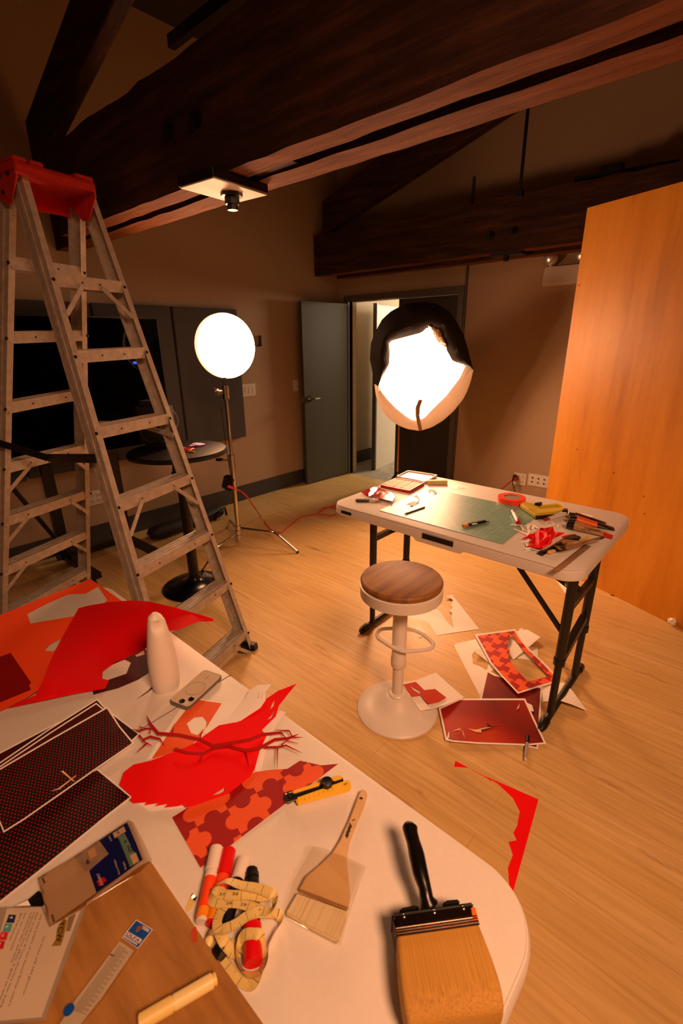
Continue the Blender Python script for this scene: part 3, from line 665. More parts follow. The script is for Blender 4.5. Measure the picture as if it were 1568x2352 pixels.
for p, nm in ((aR0, 1), (aL0, -1), (bR0, 1), (bL0, -1)):
    MB().obox(Vector((p.x, p.y, .02))-(nA if nm else nB)*.02, RD, NH, (0, 0, 1), .022, .045, .02).bevel(.006, 2).build('rubber_foot', M_black, ld)
def step(L, R, n, brace, front):
    d = (R-L).normalized(); m = MB()
    nh = Vector((n.x, n.y, 0)).normalized(); m.bar(L, R, (0, 0, 1), .004, .046)
    up = Vector((0, 0, 1)); m.bar(L+up*.021-nh*.038, R+up*.021-nh*.038, up, .076, .004)
    for k in (-.06, -.04, -.02): m.bar(L+up*.0245+nh*k, R+up*.0245+nh*k, up, .004, .003)
    m.bar(L-nh*.074, R-nh*.074, up, .004, .046)
    s_ = m.build('step', M_alu, ld, smooth=False)
    if brace:
        w_ = (R-L).length; railL = (aL0-aL1 if n is nA else bL0-bL1).normalized(); railR = (aR0-aR1 if n is nA else bR0-bR1).normalized()
        for P, dd_, rl_ in ((L, d, railL), (R, -d, railR)):
            m = MB(); m.bar(P+dd_*.11-up*.012+nh*.004, P+rl_*.125+nh*.004+dd_*.004, nh, .018, .004); m.build('brace', M_alu, ld, smooth=False)
    for P, dd_ in ((L, d), (R, -d)):
        m = MB(); m.lathe([(.007, 0), (.006, .003), (.002, .0045)], P-dd_*.012+n*.004, 10, n); m.lathe([(.004, 0), (.003, .002)], P+dd_*.115+nh*.002, 8, nh); m.build('rivet', mat('dark_rivet', '2c2622', .4, .6), s_)
for (l_, r_, b_) in (((128, 643), (280, 660), 1), ((178, 820), (331, 810), 0), ((226, 995), (385, 962), 0), ((277, 1164), (436, 1100), 1), ((320, 1318), (482, 1230), 0), ((None), (526, 1343), 0), ((None), (566, 1456), 1)):
    R = onA(*r_)
    if l_: L = onA(*l_)
    else:
        L = extend(aL1, aL0, R.z)
    step(L, R, nA, b_, True)
for (l_, r_, b_) in (((24, 603), (188, 626), 0), ((20, 776), (194, 771), 0), ((17, 938), (198, 904), 0), ((14, 1076), (201, 1030), 1), ((10, 1200), (203, 1134), 1), ((7, 1315), (204, 1226), 1), ((4, 1425), (206, 1312), 1)):
    step(onB(*l_), onB(*r_), nB, b_, False)
# red plastic top
M_redp = mat('red_ladder_plastic', 'b8261a', .45, noise=.12, nscale=25, bump=.05)
A0, B0 = PZ(36, 392, 2.15), PZ(222, 442, 2.15); cu = (B0-A0); cu.z = 0; hw = cu.length/2; cu.normalize(); cv = Vector((cu.y, -cu.x, 0)); cv = cv if cv.dot(NH) > 0 else -cv; ch = PV(35, 362, A0).z-2.15
cx = (A0+B0)/2; cx.z = 0; up = Vector((0, 0, 1)); cap = MB(); DP = .205
def cp(u, v, z): return cx+cu*u+cv*v+up*z
prof = [(-DP, 2.15), (-DP, 2.15+ch-.012), (-DP+.012, 2.15+ch), (-.012, 2.15+ch), (0, 2.15+ch-.012), (0, 2.15)]
cap.prism([cp(-hw, v, z) for v, z in prof], [cp(hw, v, z) for v, z in prof])
for u, wd in ((-hw+.025, .024), (-hw+.085, .024), (hw-.04, .038)): cap.obox(cp(u, -DP/2, 2.15+ch+.003), cu, cv, up, wd, DP/2-.004, .008)
capo = cap.bevel(.004, 2).build('ladder_top', M_redp, ld)
for s_ in (-1, 1):
    m = MB(); w_ = hw*s_; pr_ = [(-DP, 2.16), (-.004, 2.16), (-.004, 2.135), (-DP*.35, 2.06), (-DP*.55, 2.06), (-DP, 2.135)]
    m.prism([cp(w_, v, z) for v, z in pr_], [cp(w_-s_*.006, v, z) for v, z in pr_]); ep = m.bevel(.002, 1).build('end_plate', M_redp, capo)
for v, z in ((-.05, 2.15), (-.105, 2.15), (-.105, 2.10)):
    m = MB(); m.cyl(cp(-hw-.001, v, z), cp(-hw-.004, v, z), .007, n=10); m.build('rivet', M_black, capo)
m = MB(); m.prism([cp(-hw, -DP, z) for z in (2.085, 2.16)]+[cp(-hw, -DP+.006, z) for z in (2.16, 2.085)], [cp(hw, -DP, z) for z in (2.085, 2.16)]+[cp(hw, -DP+.006, z) for z in (2.16, 2.085)]); m.build('tool_lip', mat('bright_red_plastic', 'd00808', .45), capo, smooth=False)
for (a, b) in ((onA(270, 1090), onB(205, 1046)), (onA(215, 1052), onB(5, 1022))): pass
# spreader and dark strap
pA, pB = onB(212, 973), onA(400, 1012)
MB().bar(onB(205, 972), lerp(onB(205, 972), onA(398, 1000), .55)+up*.03, up, .004, .022).build('spreader', M_alu, ld, smooth=False)
MB().bar(lerp(onB(205, 972), onA(398, 1000), .55)+up*.03, onA(398, 1000), up, .004, .022).build('spreader', M_alu, ld, smooth=False)
s0, s1, s2 = onB(-4, 1017)-NH*0, lerp(onB(110, 1052), onA(110, 1052), .35), onA(219, 1053)
q = MB(); q.bar(s0, s1, up, .005, .03); q.bar(s1, s2, up, .005, .036); q.build('spreader', M_blackmetal, ld, smooth=False)
# ------------------------------------------------------------------ round bar table and what stands on it
bc = PZ(449, 1346); br_ = (PZ(522, 1350)-PZ(377, 1350)).length/2; tc = PV(406, 1032, bc); tr = (PZ(517, 1032, tc.z)-PZ(294, 1035, tc.z)).length/2
rt = thing('round_table', 'small round black bar table behind the ladder', 'table', bc)
M_top = mat('black_laminate', '12100f', .32, noise=.2, nscale=80); cx_, cy_ = bc.x, bc.y
MB().lathe([(br_, 0), (br_, .006), (br_*.93, .016), (br_*.6, .028), (.06, .05), (.04, .075), (.035, .1)], (cx_, cy_, 0), 48).build('base', mat('black_enamel', '0a0a0a', .22), rt)
MB().lathe([(.034, .09), (.034, tc.z-.03)], (cx_, cy_, 0), 24).build('column', M_black, rt)
MB().lathe([(tr-.012, tc.z-.03), (tr, tc.z-.026), (tr, tc.z-.008), (tr-.008, tc.z), (.001, tc.z)], (cx_, cy_, 0), 64).build('tabletop', M_top, rt)
q = MB(); q.obox(PV(401, 1072, bc), RGT, UPV, FWD, .012, .05, .012); q.obox(PV(401, 1090, bc), RGT, UPV, FWD, .018, .02, .012); q.bevel(.004, 2).build('lever', M_black, rt)
tz = tc.z
s0 = PZ(366, 1024, tz); r = thing('portable_speaker', 'dark rounded portable speaker standing on the round table', 'speaker', s0)
dx = Vector((math.cos(.55), math.sin(.55), 0)); dy = Vector((-dx.y, dx.x, 0)); hh = (PV(366, 918, s0).z-tz)
q = MB(); q.obox(s0+Vector((0, 0, tz*0+hh/2)), dx, dy, up, .105, .075, hh/2-.002); q.bevel(.035, 5).build('body', mat('speaker_black', '17161a', .45), r)
gl = [s0+Vector((0, 0, hh/2))-dy*.073+dx*(.075*math.cos(t)*min(1, 1.25*(abs(math.cos(t))+.2))) + up*((hh/2-.03)*math.sin(t)) for t in [2*math.pi*k/32 for k in range(32)]]
q = MB(); q.tube(gl, .006, 6, closed=True); q.build('grille_trim', mat('speaker_trim', '2a2926', .35, .3), r)
cbl = [PV(x, y, s0+Vector((.05, -.05, 0))) for x, y in ((396, 942), (404, 952), (409, 968), (406, 980), (397, 985), (380, 982), (362, 975))]
tag(MB().tube(spline(cbl, 5), .0022, 6).build('charging_cable', mat('lilac_cable', 'b0a4cc', .4)), 'thin pale charging cable looped beside the speaker', 'cable')
def scissors(label, px, mcol, span, sep):
    (hx, hy), (bx, by) = px; h, b = PZ(hx, hy, tz), PZ(bx, by, tz); d = (b-h).normalized(); n = Vector((-d.y, d.x, 0)); r = thing('scissors', label, 'scissors', (h+b)/2)
    L = (b-h).length; p = lerp(h, b, .42)
    for s_ in (-1, 1):
        c = h+n*s_*sep+up*.008; q = MB()
        q.tube([c+d*(.034*math.cos(t))+n*(.018*math.sin(t)) for t in [2*math.pi*k/20 for k in range(20)]], .006, 8, closed=True); q.tube([c+d*.03, p+up*.008-n*s_*.002], .006, 8); q.build('handle', mcol, r)
        q = MB(); q.prism([p+n*s_*.008+up*.005, p-n*s_*.006+up*.005, b-n*s_*.004+up*.005], [p+n*s_*.008+up*.008, p-n*s_*.006+up*.008, b-n*s_*.004+up*.008]); q.build('blade', M_chrome, r, smooth=False)
    return r
scissors('scissors with purple handles on the round table', ((455, 1024), (404, 1036)), mat('purple_plastic', '7a2a9a', .3), .1, .016)
scissors('scissors with red handles on the round table, nearer the front', ((430, 1035), (385, 1034)), mat('dark_red_plastic', 'b02a26', .35), .1, .014)
q = MB(); c = PZ(438, 1040, tz); q.cyl(c+Vector((-.02, 0, .006)), c+Vector((.02, .012, .006)), .006, n=10); tag(q.build('pencil_stub', mat('yellow_paint', 'c8922a', .5)), 'short yellow pencil stub near the front of the round table', 'pencil')
# ------------------------------------------------------------------ plywood panel
M_ply = wood('plywood_veneer', 'b06c14', 'd88e22', 'e6a030', (3.6, 3.6, .42), ns=1.9, rough=.38, fine=.3)
pA, pB = PZ(1249, 1290), PZ(1566, 1446); pd = (pB-pA).normalized(); pn = Vector((pd.y, -pd.x, 0)); pn = pn if pn.dot(CAM-pA) > 0 else -pn
r = thing('plywood_panel', 'tall orange plywood sheet standing upright at the right', 'panel', (pA+pB)/2); PH = PV(1358, 475, pA).z
PH = PP(1358, 475, pA, pn).z
pA = PP(1255, 1130, pA, pn); pA.z = 0; q = MB(); q.prism([pA, pB, pB-pn*.018, pA-pn*.018], [p+up*PH for p in (pA, pB, pB-pn*.018, pA-pn*.018)]); q.build('plywood_sheet', M_ply, r, smooth=False)
for t in (.06, .94):
    p = lerp(pA, pB, t)-pn*.019; q = MB(); q.bar(p-pn*.019, p-pn*.019+up*(PH-.01), pn, .038, .038); q.build('stud', mat('pine_stud', 'b98a52', .7), r, smooth=False)
    q = MB(); q.bar(p-pn*.04+up*1.4, p-pn*.65+up*.02, up, .038, .06); q.build('brace', mat('pine_stud', 'b98a52', .7), r, smooth=False)
q = MB()
for x, y in ((1330, 655), (1478, 1140), (1480, 1180), (1409, 1086), (1325, 1032), (1310, 1210)):
    p = PP(x, y, pA, pn); q.cyl(p-pn*.001, p+pn*.0012, .004, n=8)
q.build('nail_hole', mat('dark_hole', '3a1c08', .8), r)
c = PP(1546, 1426, pA, pn)+pn*.012; q = MB(); bmesh.ops.create_icosphere(q.bm, subdivisions=3, radius=.02, matrix=Matrix.Translation(c)); rnd = random.Random(4)
for v in q.bm.verts: v.co = c+(v.co-c)*rnd.uniform(.7, 1.25)
tag(q.build('paper_wad', M_paper), 'small white crumpled wad stuck low on the plywood panel', 'paper')
c = PZ(1408, 1367); tag(MB().lathe([(.016, 0), (.015, .003), (.006, .0045)], c, 16).build('floor_screw', mat('bronze', '7a5a3c', .35, .8)), 'small metal screw cap on the floor in front of the plywood', 'screw')
# ------------------------------------------------------------------ far folding table
TZ = .74
FX0, FX1, FY0, FY1 = -1.70, -.405, 1.80, 2.635
ft = thing('folding_table', 'white plastic folding table with black legs standing by the stool', 'table', ((FX0+FX1)/2, (FY0+FY1)/2, 0))
q = MB(); q.rprism(FX0, FX1, FY0, FY1, TZ-.008, TZ, .085, 10, .006); q.build('tabletop', M_tw, ft)
q = MB(); q.rprism(FX0-.004, FX1+.004, FY0-.004, FY1+.004, TZ-.058, TZ-.006, .09, 10, .012); q.build('skirt', M_tw, ft)
yf = FY0-.0075; ga, gb = PY(968, 1222, yf), PY(1042, 1243, yf); rc4 = [Vector((x, yf, z)) for x, z in ((ga.x, TZ-.047), (gb.x, TZ-.047), (gb.x, TZ-.015), (ga.x, TZ-.015))]
q = MB(); q.prism(rc4, [p+Vector((0, .03, 0)) for p in rc4]); q.bevel(.004, 2).build('handle_recess', M_black, ft)
q = MB(); q.prism([(ga.x-.03, FY0-.005, TZ-.068), (gb.x+.03, FY0-.005, TZ-.068), (gb.x+.06, FY0-.005, TZ-.045), (ga.x-.06, FY0-.005, TZ-.045)], [(ga.x-.03, FY0+.03, TZ-.068), (gb.x+.03, FY0+.03, TZ-.068), (gb.x+.06, FY0+.03, TZ-.045), (ga.x-.06, FY0+.03, TZ-.045)]); q.build('handle_lip', M_tw, ft, smooth=False)
c = PY(804, 1166, FY0-.004); q = MB(); q.obox((FX0+.12, FY0-.005, TZ-.03), (1, 0, 0), (0, 0, 1), (0, 1, 0), .035, .008, .003); q.bevel(.002, 2).build('slot', M_black, ft)
M_leg = mat('leg_charcoal_paint', '24221f', .4, .2)
for X_, y0, y1, fy0, fy1, s_ in ((-1.475, 1.90, 2.23, 1.79, 2.36, 1), (-.435, 1.845, 2.17, 1.735, 2.30, -1)):
    for y in (y0, y1):
        q = MB(); q.cyl((X_, y, .30), (X_, y, TZ-.05), .020, n=16); lg = q.build('leg', M_leg, ft)
        q = MB(); q.cyl((X_, y, .02), (X_, y, .32), .0155, n=16); q.build('inner_tube', M_leg, lg)
        q = MB(); q.cyl((X_, y, .285), (X_, y, .315), .0235, n=16); q.build('collar', M_black, lg)
    q = MB(); q.tube([(X_, fy0+.03, .02), (X_, fy1-.03, .02)], .0155, 12); fb = q.build('foot_bar', M_leg, ft)
    for y, sg in ((fy0, 1), (fy1, -1)):
        q = MB(); q.tube([(X_, y-.0*sg, .012), (X_, y+.02*sg, .018), (X_, y+.06*sg, .021)], [.012, .019, .02], 10); q.build('rubber_tip', M_black, fb)
    q = MB(); q.bar((X_, y0, .555), (X_, y1, .555), (0, 0, 1), .025, .03); q.build('cross_bar', M_leg, ft, smooth=False)
    q = MB(); q.bar((X_, (y0+y1)/2, .555), (X_+s_*.26, (y0+y1)/2, TZ-.06), (0, 1, 0), .03, .028); q.build('brace', M_leg, ft, smooth=False)
    q = MB(); q.bar((X_, y0, .43), (X_+s_*.25, y0+.03, TZ-.06), (0, 1, 0), .014, .02); q.build('brace', M_leg, ft, smooth=False) if s_ < 0 else q.bm.free()
    q = MB(); q.tube([(X_+s_*.06, (y0+y1)/2+.022*math.cos(t), .59+.022*math.sin(t)) for t in [2*math.pi*k/16 for k in range(16)]], .0035, 6, closed=True); q.build('lock_ring', M_chrome, ft)
q = MB(); q.bar((-.435, 1.88, .30), (-.435, 2.14, .37), (0, 0, 1), .03, .035); lk = q.build('height_lock', M_black, ft, smooth=False)
q = MB(); q.obox((-.452, 1.96, .325), (0, .96, .27), (0, -.27, .96), (1, 0, 0), .045, .014, .004); q.build('lock_label', M_red, lk, smooth=False)
# ---- things on the far table
CA = (770, 1070, 3.92); CB = (1120, 1100, 4.612)
def A(*p): return zc(*CA, p)
def B(*p): return zc(*CB, p)
def angle_of(p, q, z):
    a, b = PZ(*p, z), PZ(*q, z); return math.atan2(b.y-a.y, b.x-a.x)
def mat_mat(rot):
    t = NT('cutting_mat_green'); v = t.coord('Object', rot=(0, 0, -rot)); sp = t.add('ShaderNodeSeparateXYZ'); t.l(v, sp.inputs[0]); out = None
    for src, per, wd in ((0, .0254, .045), (1, .0254, .045), (0, .127, .018), (1, .127, .018)):
        f = t.math('FRACT', t.math('ADD', t.math('DIVIDE', sp.outputs[src], per), 50.)); g = t.math('LESS_THAN', f, wd); out = g if out is None else t.math('MAXIMUM', out, g)
    for sg in (1, -1):
        d = t.math('ADD', sp.outputs[0], t.math('MULTIPLY', sp.outputs[1], float(sg))); g = t.math('LESS_THAN', t.math('FRACT', t.math('ADD', t.math('DIVIDE', d, .30), 50.4)), .006); out = t.math('MAXIMUM', out, g)
    n = t.noise(t.coord('Object'), 30, 5); base = t.ramp(n, [(.35, '6c9a88'), (.7, '78a694')])
    t.col(t.mix(t.math('MULTIPLY', out, .55), base, 'd4dcc8')); t.b.inputs['Roughness'].default_value = .38; return t.m
mp = A((395, 400), (1502, 702))+[(1244, 1174)]+A((830, 200))
tag(sheet('cutting_mat', mp, TZ, mat_mat(angle_of(mp[0], mp[1], TZ)), thick=.003), 'green gridded cutting mat in the middle of the far table', 'cutting mat')
ZM = TZ+.003
tin = [(873.4, 1115), (907.7, 1099), (974, 1109), (940, 1128)]; tp = [PZ(x, y, TZ+.014) for x, y in tin]; tcn = sum(tp, Vector())/4; tcn.z = TZ
r = thing('pencil_tin', 'open red tin of pencils at the far left of the table', 'tin', tcn); M_tin = mat('red_tin', 'c4141c', .3)
q = MB()
bt = [Vector((p.x, p.y, TZ)) for p in tp]; q.prism(bt, [p+Vector((0, 0, .004)) for p in bt])
for i in range(4):
    a, b = bt[i], bt[(i+1) % 4]; ii = (tcn-(a+b)/2); ii.z = 0; ii.normalize()
    q.prism([a, b, b+ii*.003, a+ii*.003], [p+Vector((0, 0, .018)) for p in (a, b, b+ii*.003, a+ii*.003)])
q.build('tray', M_tin, r, smooth=False)
lid = [PZ(x, y, TZ+.004) for x, y in ((911, 1097), (937, 1084), (1003.6, 1094), (976, 1110))]; q = MB(); q.prism(lid, [p+Vector((0, 0, .003)) for p in lid])
lc_ = sum(lid, Vector())/4
for i in range(4):
    a, b = lid[i], lid[(i+1) % 4]; ii = (lc_-(a+b)/2); ii.z = 0; ii.normalize(); q.prism([a, b, b+ii*.003, a+ii*.003], [p+Vector((0, 0, .012)) for p in (a, b, b+ii*.003, a+ii*.003)])
q.build('lid', mat('tin_lid_white', 'e6dcd6', .35), r, smooth=False)
M_pen = [mat('pencil_cream', 'e0cdaa', .5), mat('pencil_dark', '2a1c16', .5), mat('pencil_tan', 'cda878', .5)]
n = 24
for i in range(n):
    t = (i+.7)/(n+.4); a = lerp(bt[0], bt[3], t); b = lerp(bt[1], bt[2], t); d = b-a; z = Vector((0, 0, .0135))
    q = MB(); rad = (bt[3]-bt[0]).length/n*.42; q.tube([a+d*.05+z, a+d*.12+z, a+d*.93+z], [rad*.25, rad, rad], 6); k = 1 if i in (15, 9) else (2 if i % 3 == 0 else 0)
    tag(q.build('pencil', M_pen[k], smooth=False), 'dark pencil lying among the pale pencils in the red tin' if k == 1 else ('tan pencil in the row of pencils in the red tin' if k == 2 else 'pale cream pencil in the row of pencils in the red tin'), 'pencil', 'pencils in the red tin')
def red_film(name, pts, label, seed):
    rnd = random.Random(seed); P = A(*pts); hs = [(p[0], p[1], rnd.choice((0, .004, .012))) for p in P]
    return tag(sheet(name, hs, TZ+.001, film('red_film_'+str(seed), 'b00812', .78, .12), step=7, lift=lambda x, y: .004*(1+math.sin(x*.35+seed)*math.cos(y*.5))), label, 'plastic film')
red_film('plastic_film', [(230, 236), (300, 205), (385, 178), (408, 205), (380, 235), (300, 275)], 'dark red transparent film at the left corner of the far table', 1)
red_film('plastic_film', [(310, 268), (345, 205), (430, 215), (505, 240), (535, 275), (515, 318), (420, 298)], 'glossy red transparent film in front of the pencil tin', 2)
def hbar(name, p, q_, z, w, h, m, parent=None, bev=.002):
    a, b = PZ(*p, z), PZ(*q_, z); return MB().bar(a+Vector((0, 0, h/2)), b+Vector((0, 0, h/2)), (0, 0, 1), w, h).bevel(bev, 2).build(name, m, parent)
def px_len(p, q_, z): return (PZ(*q_, z)-PZ(*p, z)).length
a_ = A((180, 322), (300, 320), (355, 318), (392, 320)); r = thing('flat_brush', 'small flat brush with a dark handle at the left end of the far table', 'paint brush', PZ(*a_[1], TZ))
hbar('handle', a_[0], a_[1], TZ, .036, .012, mat('varnish_dark', '3a3028', .25), r, .005); hbar('ferrule', a_[1], a_[2], TZ, .042, .014, M_chrome, r); hbar('bristles', a_[2], a_[3], TZ, .045, .012, mat('bristle_tan', 'b08a50', .8), r)
for pts, lab in (([(632, 348), (665, 335), (700, 318), (735, 325), (762, 292), (748, 328), (715, 355), (680, 362), (668, 350)], 'white pointed paper scrap on the left part of the cutting mat'), ([(703, 277), (730, 258), (748, 282), (757, 297), (735, 290)], 'tiny white paper scrap above the pointed one on the cutting mat'), ([(835, 215), (870, 206), (905, 220), (917, 240), (880, 262), (895, 237), (865, 225), (845, 235)], 'white hook shaped paper scrap at the far corner of the cutting mat')):
    tag(sheet('paper_scrap', [(x, y, .004*(i % 2)) for i, (x, y) in enumerate(A(*pts))], ZM, M_paper), lab, 'paper scrap', 'scraps on the cutting mat')
a_ = A((612, 443), (640, 433), (803, 376)); r = thing('pencil', 'dark pencil lying across the left of the cutting mat', 'pencil', PZ(*a_[1], ZM))
pa_, pb_, pc_ = [PZ(*x, ZM)+Vector((0, 0, .004)) for x in a_]; MB().tube([pb_, pc_], .004, 6).build('shaft', mat('pencil_brown', '4a2418', .4), r, smooth=False); MB().tube([pa_, pb_], [.0006, .004], 8).build('tip', mat('graphite', '1c1c1c', .4), r)
a_ = A((1145, 548), (1190, 540), (1230, 528), (1275, 518), (1350, 507), (1384, 500)); r = thing('utility_knife', 'black snap off knife with an orange end on the green mat', 'knife', PZ(*a_[2], ZM))
hbar('end_cap', a_[0], a_[1], ZM, .02, .012, mat('knife_orange', 'e08a1e', .4), r); hbar('body', a_[1], a_[4], ZM, .017, .012, M_black, r, .003); hbar('label', a_[2], a_[3], ZM+.0122, .010, .0006, M_white, r, .0001); hbar('blade', a_[4], a_[5], ZM+.004, .010, .001, M_chrome, r, .0002)
tag(hbar('wood_block', A((822, 163))[0], A((1006, 163))[0], TZ, .028, .024, mat('pale_wood', 'e0c888', .6, noise=.1)), 'tan wooden block near the far edge of the table', 'block')
tag(MB().tube(spline([PZ(x, y, TZ+.002+.006*(i % 2)) for i, (x, y) in enumerate(A((1040, 205), (1085, 214), (1112, 190), (1125, 208), (1150, 196), (1165, 204)))], 5), .0012, 6).build('string_scrap', M_paper), 'curl of white thread at the far edge of the table', 'string')
# tape roll
c = PZ(*B((247, 240))[0], TZ); R_ = px_len(B((105, 240))[0], B((390, 240))[0], TZ)/2; r = thing('tape_roll', 'roll of bright orange tape on the cutting mat', 'tape', c); M_otape = mat('orange_tape', 'ff4a24', .4)
hT = PV(*B((247, 195))[0], c).z-TZ; hT = .028
MB().lathe([(R_*.62, 0), (R_, 0), (R_, hT), (R_*.62, hT), (R_*.62, 0)], c, 40, capends=False).build('tape', M_otape, r)
MB().lathe([(R_*.56, 0), (R_*.62, 0), (R_*.62, hT+.0005), (R_*.56, hT+.0005), (R_*.56, 0)], c, 40, capends=False).build('core', mat('cardboard', 'a88a64', .8), r)
MB().lathe([(R_*.56, hT-.003), (.001, hT-.003)], c, 30, capends=False).build('core_label', mat('printed_label', '8a7c68', .7, noise=.5, nscale=220), r)
# staple gun
r = thing('staple_gun', 'yellow staple gun lying on its side on the far table', 'staple gun', PZ(*B((600, 380))[0], TZ)); M_yel = mat('yellow_enamel', 'd2ba3c', .35)
def slab(name, pts, z, h, m, parent, holes=(), bev=.004):
    P = [PZ(x, y, z) for x, y in pts]; q = MB(); q.prism(P, [p+Vector((0, 0, h)) for p in P]); return q.bevel(bev, 2).build(name, m, parent)
slab('body', B((335, 318), (500, 430), (735, 405), (835, 380), (800, 350), (560, 372), (470, 335), (350, 292)), TZ, .030, M_yel, r, bev=.008)
slab('handle', B((350, 290), (470, 330), (560, 366), (545, 340), (720, 322), (800, 350), (770, 318), (730, 300), (560, 322), (440, 300)), TZ+.004, .026, M_yel, r, bev=.006)
slab('magazine', B((505, 432), (735, 408), (730, 396), (505, 415)), TZ+.003, .016, M_black, r, bev=.001)
slab('nose', B((780, 390), (842, 382), (835, 362), (790, 362)), TZ+.004, .026, M_black, r, bev=.002)
slab('trigger', B((485, 300), (540, 312), (570, 300), (565, 285), (520, 290)), TZ+.018, .024, M_black, r, bev=.003)
print_line('printed_mark', M_black, r, B((428, 320))[0], B((492, 336))[0], TZ+.0305, 1.8, 8)
# glue stick
def stick(name, label, cat, p, q_, z, rad, segs, group=None):
    a, b = PZ(*p, z), PZ(*q_, z); up_ = Vector((0, 0, rad)); r = thing(name, label, cat, (a+b)/2, group)
    for t0, t1, k, m, nm in segs:
        MB().cyl(lerp(a, b, t0)+up_, lerp(a, b, t1)+up_, rad*k, n=18).bevel(rad*.12, 2, 50).build(nm, m, r)
    return r
stick('glue_stick', 'small white tube with red ends standing near the mat corner', 'glue stick', B((262, 365))[0], B((320, 485))[0], ZM, .0105, [(0, .14, 1.06, M_red, 'end_cap'), (.14, .80, .95, M_white, 'barrel'), (.80, 1, 1.1, M_red, 'cap')])
bpy.data.objects['glue_stick']['label'] = 'small white glue tube with red ends lying on the mat corner'
for pts, lab in (([(312, 375), (335, 372), (330, 390)], 'tiny yellow fleck on the mat beside the glue tube'), ([(372, 380), (400, 395), (385, 398)], 'second tiny yellow fleck on the mat, nearer the staple gun')):
    tag(sheet('paper_scrap', B(*pts), ZM, mat('yellow_paper', 'd8a82a', .7)), lab, 'paper scrap')
def lace(label, segs, wpx, z, m=M_paper):
    q = MB()
    for pl in segs:
        P = [PZ(x, y, z+.0006+.003*(i % 2)) for i, (x, y) in enumerate(B(*pl))]
        for a, b in zip(P, P[1:]): q.bar(a, b+(b-a).normalized()*.003, (0, 0, 1), wpx, .0006)
    return tag(q.build('paper_cutout', m, smooth=False), label, 'paper cutout')
lace('white lacy paper cutout sticking out behind the red crumpled paper', [[(240, 487), (350, 490), (400, 500), (440, 480), (490, 490), (520, 520)], [(350, 490), (375, 540), (440, 555), (410, 590), (370, 570), (280, 530)], [(440, 480), (420, 520), (440, 555)], [(490, 490), (470, 530), (510, 545), (440, 555)], [(345, 668), (400, 670), (440, 645)], [(400, 670), (420, 710), (455, 730), (400, 745)], [(455, 730), (490, 750), (560, 762)], [(410, 590), (430, 640), (455, 650)]], .010, ZM+.0005)
lace('white branching paper cutout lying under the staple gun', [[(560, 450), (610, 470), (640, 500), (700, 480), (640, 400)], [(700, 480), (750, 490), (730, 510), (690, 500)], [(610, 470), (650, 445), (700, 480)], [(590, 430), (640, 455)]], .008, TZ)
rnd = random.Random(11)
cr = [(355, 633), (440, 585), (500, 575), (545, 535), (560, 515), (600, 522), (690, 505), (705, 560), (820, 570), (760, 602), (690, 628), (668, 692), (570, 740), (420, 712), (460, 670), (440, 660), (485, 632)]
M_redpaper = mat('red_paper', 'e40408', .7, spec=.25)
tag(sheet('crumpled_paper', [(x, y, rnd.choice((.002, .006, .015))) for x, y in B(*cr)], TZ+.004, M_redpaper, step=9, lift=lambda x, y: rnd.uniform(0, .02)), 'crumpled bright red paper scraps on the right half of the far table', 'paper')
for f in bpy.data.objects['crumpled_paper'].data.polygons: f.use_smooth = False
tag(sheet('paper_scrap', [(x, y, .004) for x, y in B((780, 605), (850, 588), (930, 584), (938, 600), (800, 624))], TZ, M_redpaper), 'narrow red paper scrap above the black brushes', 'paper scrap')
def paint_tube(label, p, q_, rad, cap_m, body_m, end_m, split=.75, z=TZ, white=None):
    a, b = PZ(*p, z), PZ(*q_, z); d = (b-a); r = thing('paint_tube', label, 'paint tube', lerp(a, b, .5), None); L = d.length; d = d.normalized(); n = Vector((-d.y, d.x, 0)); up_ = Vector((0, 0, 1))
    MB().cyl(a+up_*rad, a+d*L*.17+up_*rad, rad*.92, n=20).bevel(.001, 1, 50).build('cap', cap_m, r)
    def loft(t0, t1, m, nm):
        q = MB(); rings = []; k = 8
        for i in range(k+1):
            t = t0+(t1-t0)*i/k; s = max(0, (t-.17)/.83); hz = rad*(1-s)**.8+.0012; wy = rad*(1+.25*s)
            rings.append([q.bm.verts.new(a+d*L*t+up_*(hz+.0005)+n*wy*math.cos(2*math.pi*j/20)+up_*hz*math.sin(2*math.pi*j/20)) for j in range(20)])
        for x, y in zip(rings, rings[1:]):
            for j in range(20): q.bm.faces.new((x[j], x[(j+1) % 20], y[(j+1) % 20], y[j]))
        q.bm.faces.new(rings[0][::-1]); q.bm.faces.new(rings[-1]); return q.build(nm, m, r)
    loft(.17, split, body_m, 'tube_body'); loft(split, 1, end_m, 'crimped_end'); return r
M_tanp = mat('tan_tube', 'b08a5c', .4); M_orp = mat('orange_tube', 'e8641c', .4); M_dkr = mat('dark_red_tube', '5a1a12', .4)
paint_tube('white paint tube with a white cap beside the staple gun', B((815, 398))[0], B((590, 440))[0], .013, M_white, M_white, mat('tube_red', 'c03024', .4), .8)
paint_tube('dark red paint tube lying behind the orange one', B((850, 420))[0], B((1248, 478))[0], .017, M_black, M_dkr, M_black, .6)
paint_tube('orange paint tube with black ends between two other tubes', B((850, 470))[0], B((1338, 535))[0], .02, M_black, M_orp, M_black, .63)
pt = paint_tube('tan tube of acrylic paint with a red crimped end', B((830, 528))[0], B((1322, 622))[0], .021, M_black, M_tanp, mat('tube_end_red', 'd01c20', .4), .80)
ta_, tb_ = PZ(*B((1022, 523))[0], TZ+.0375), PZ(*B((1200, 562))[0], TZ+.0215); text('lettering', 'ACRYLIC', M_black, pt, ta_, tb_-ta_, Vector((0, 0, 1)).cross(tb_-ta_)+Vector((0, 0, .02)), .0125, width=(tb_-ta_).length, bold=.03)
sheetp = B((960, 372), (1000, 362), (1120, 392), (1105, 402), (1000, 398))
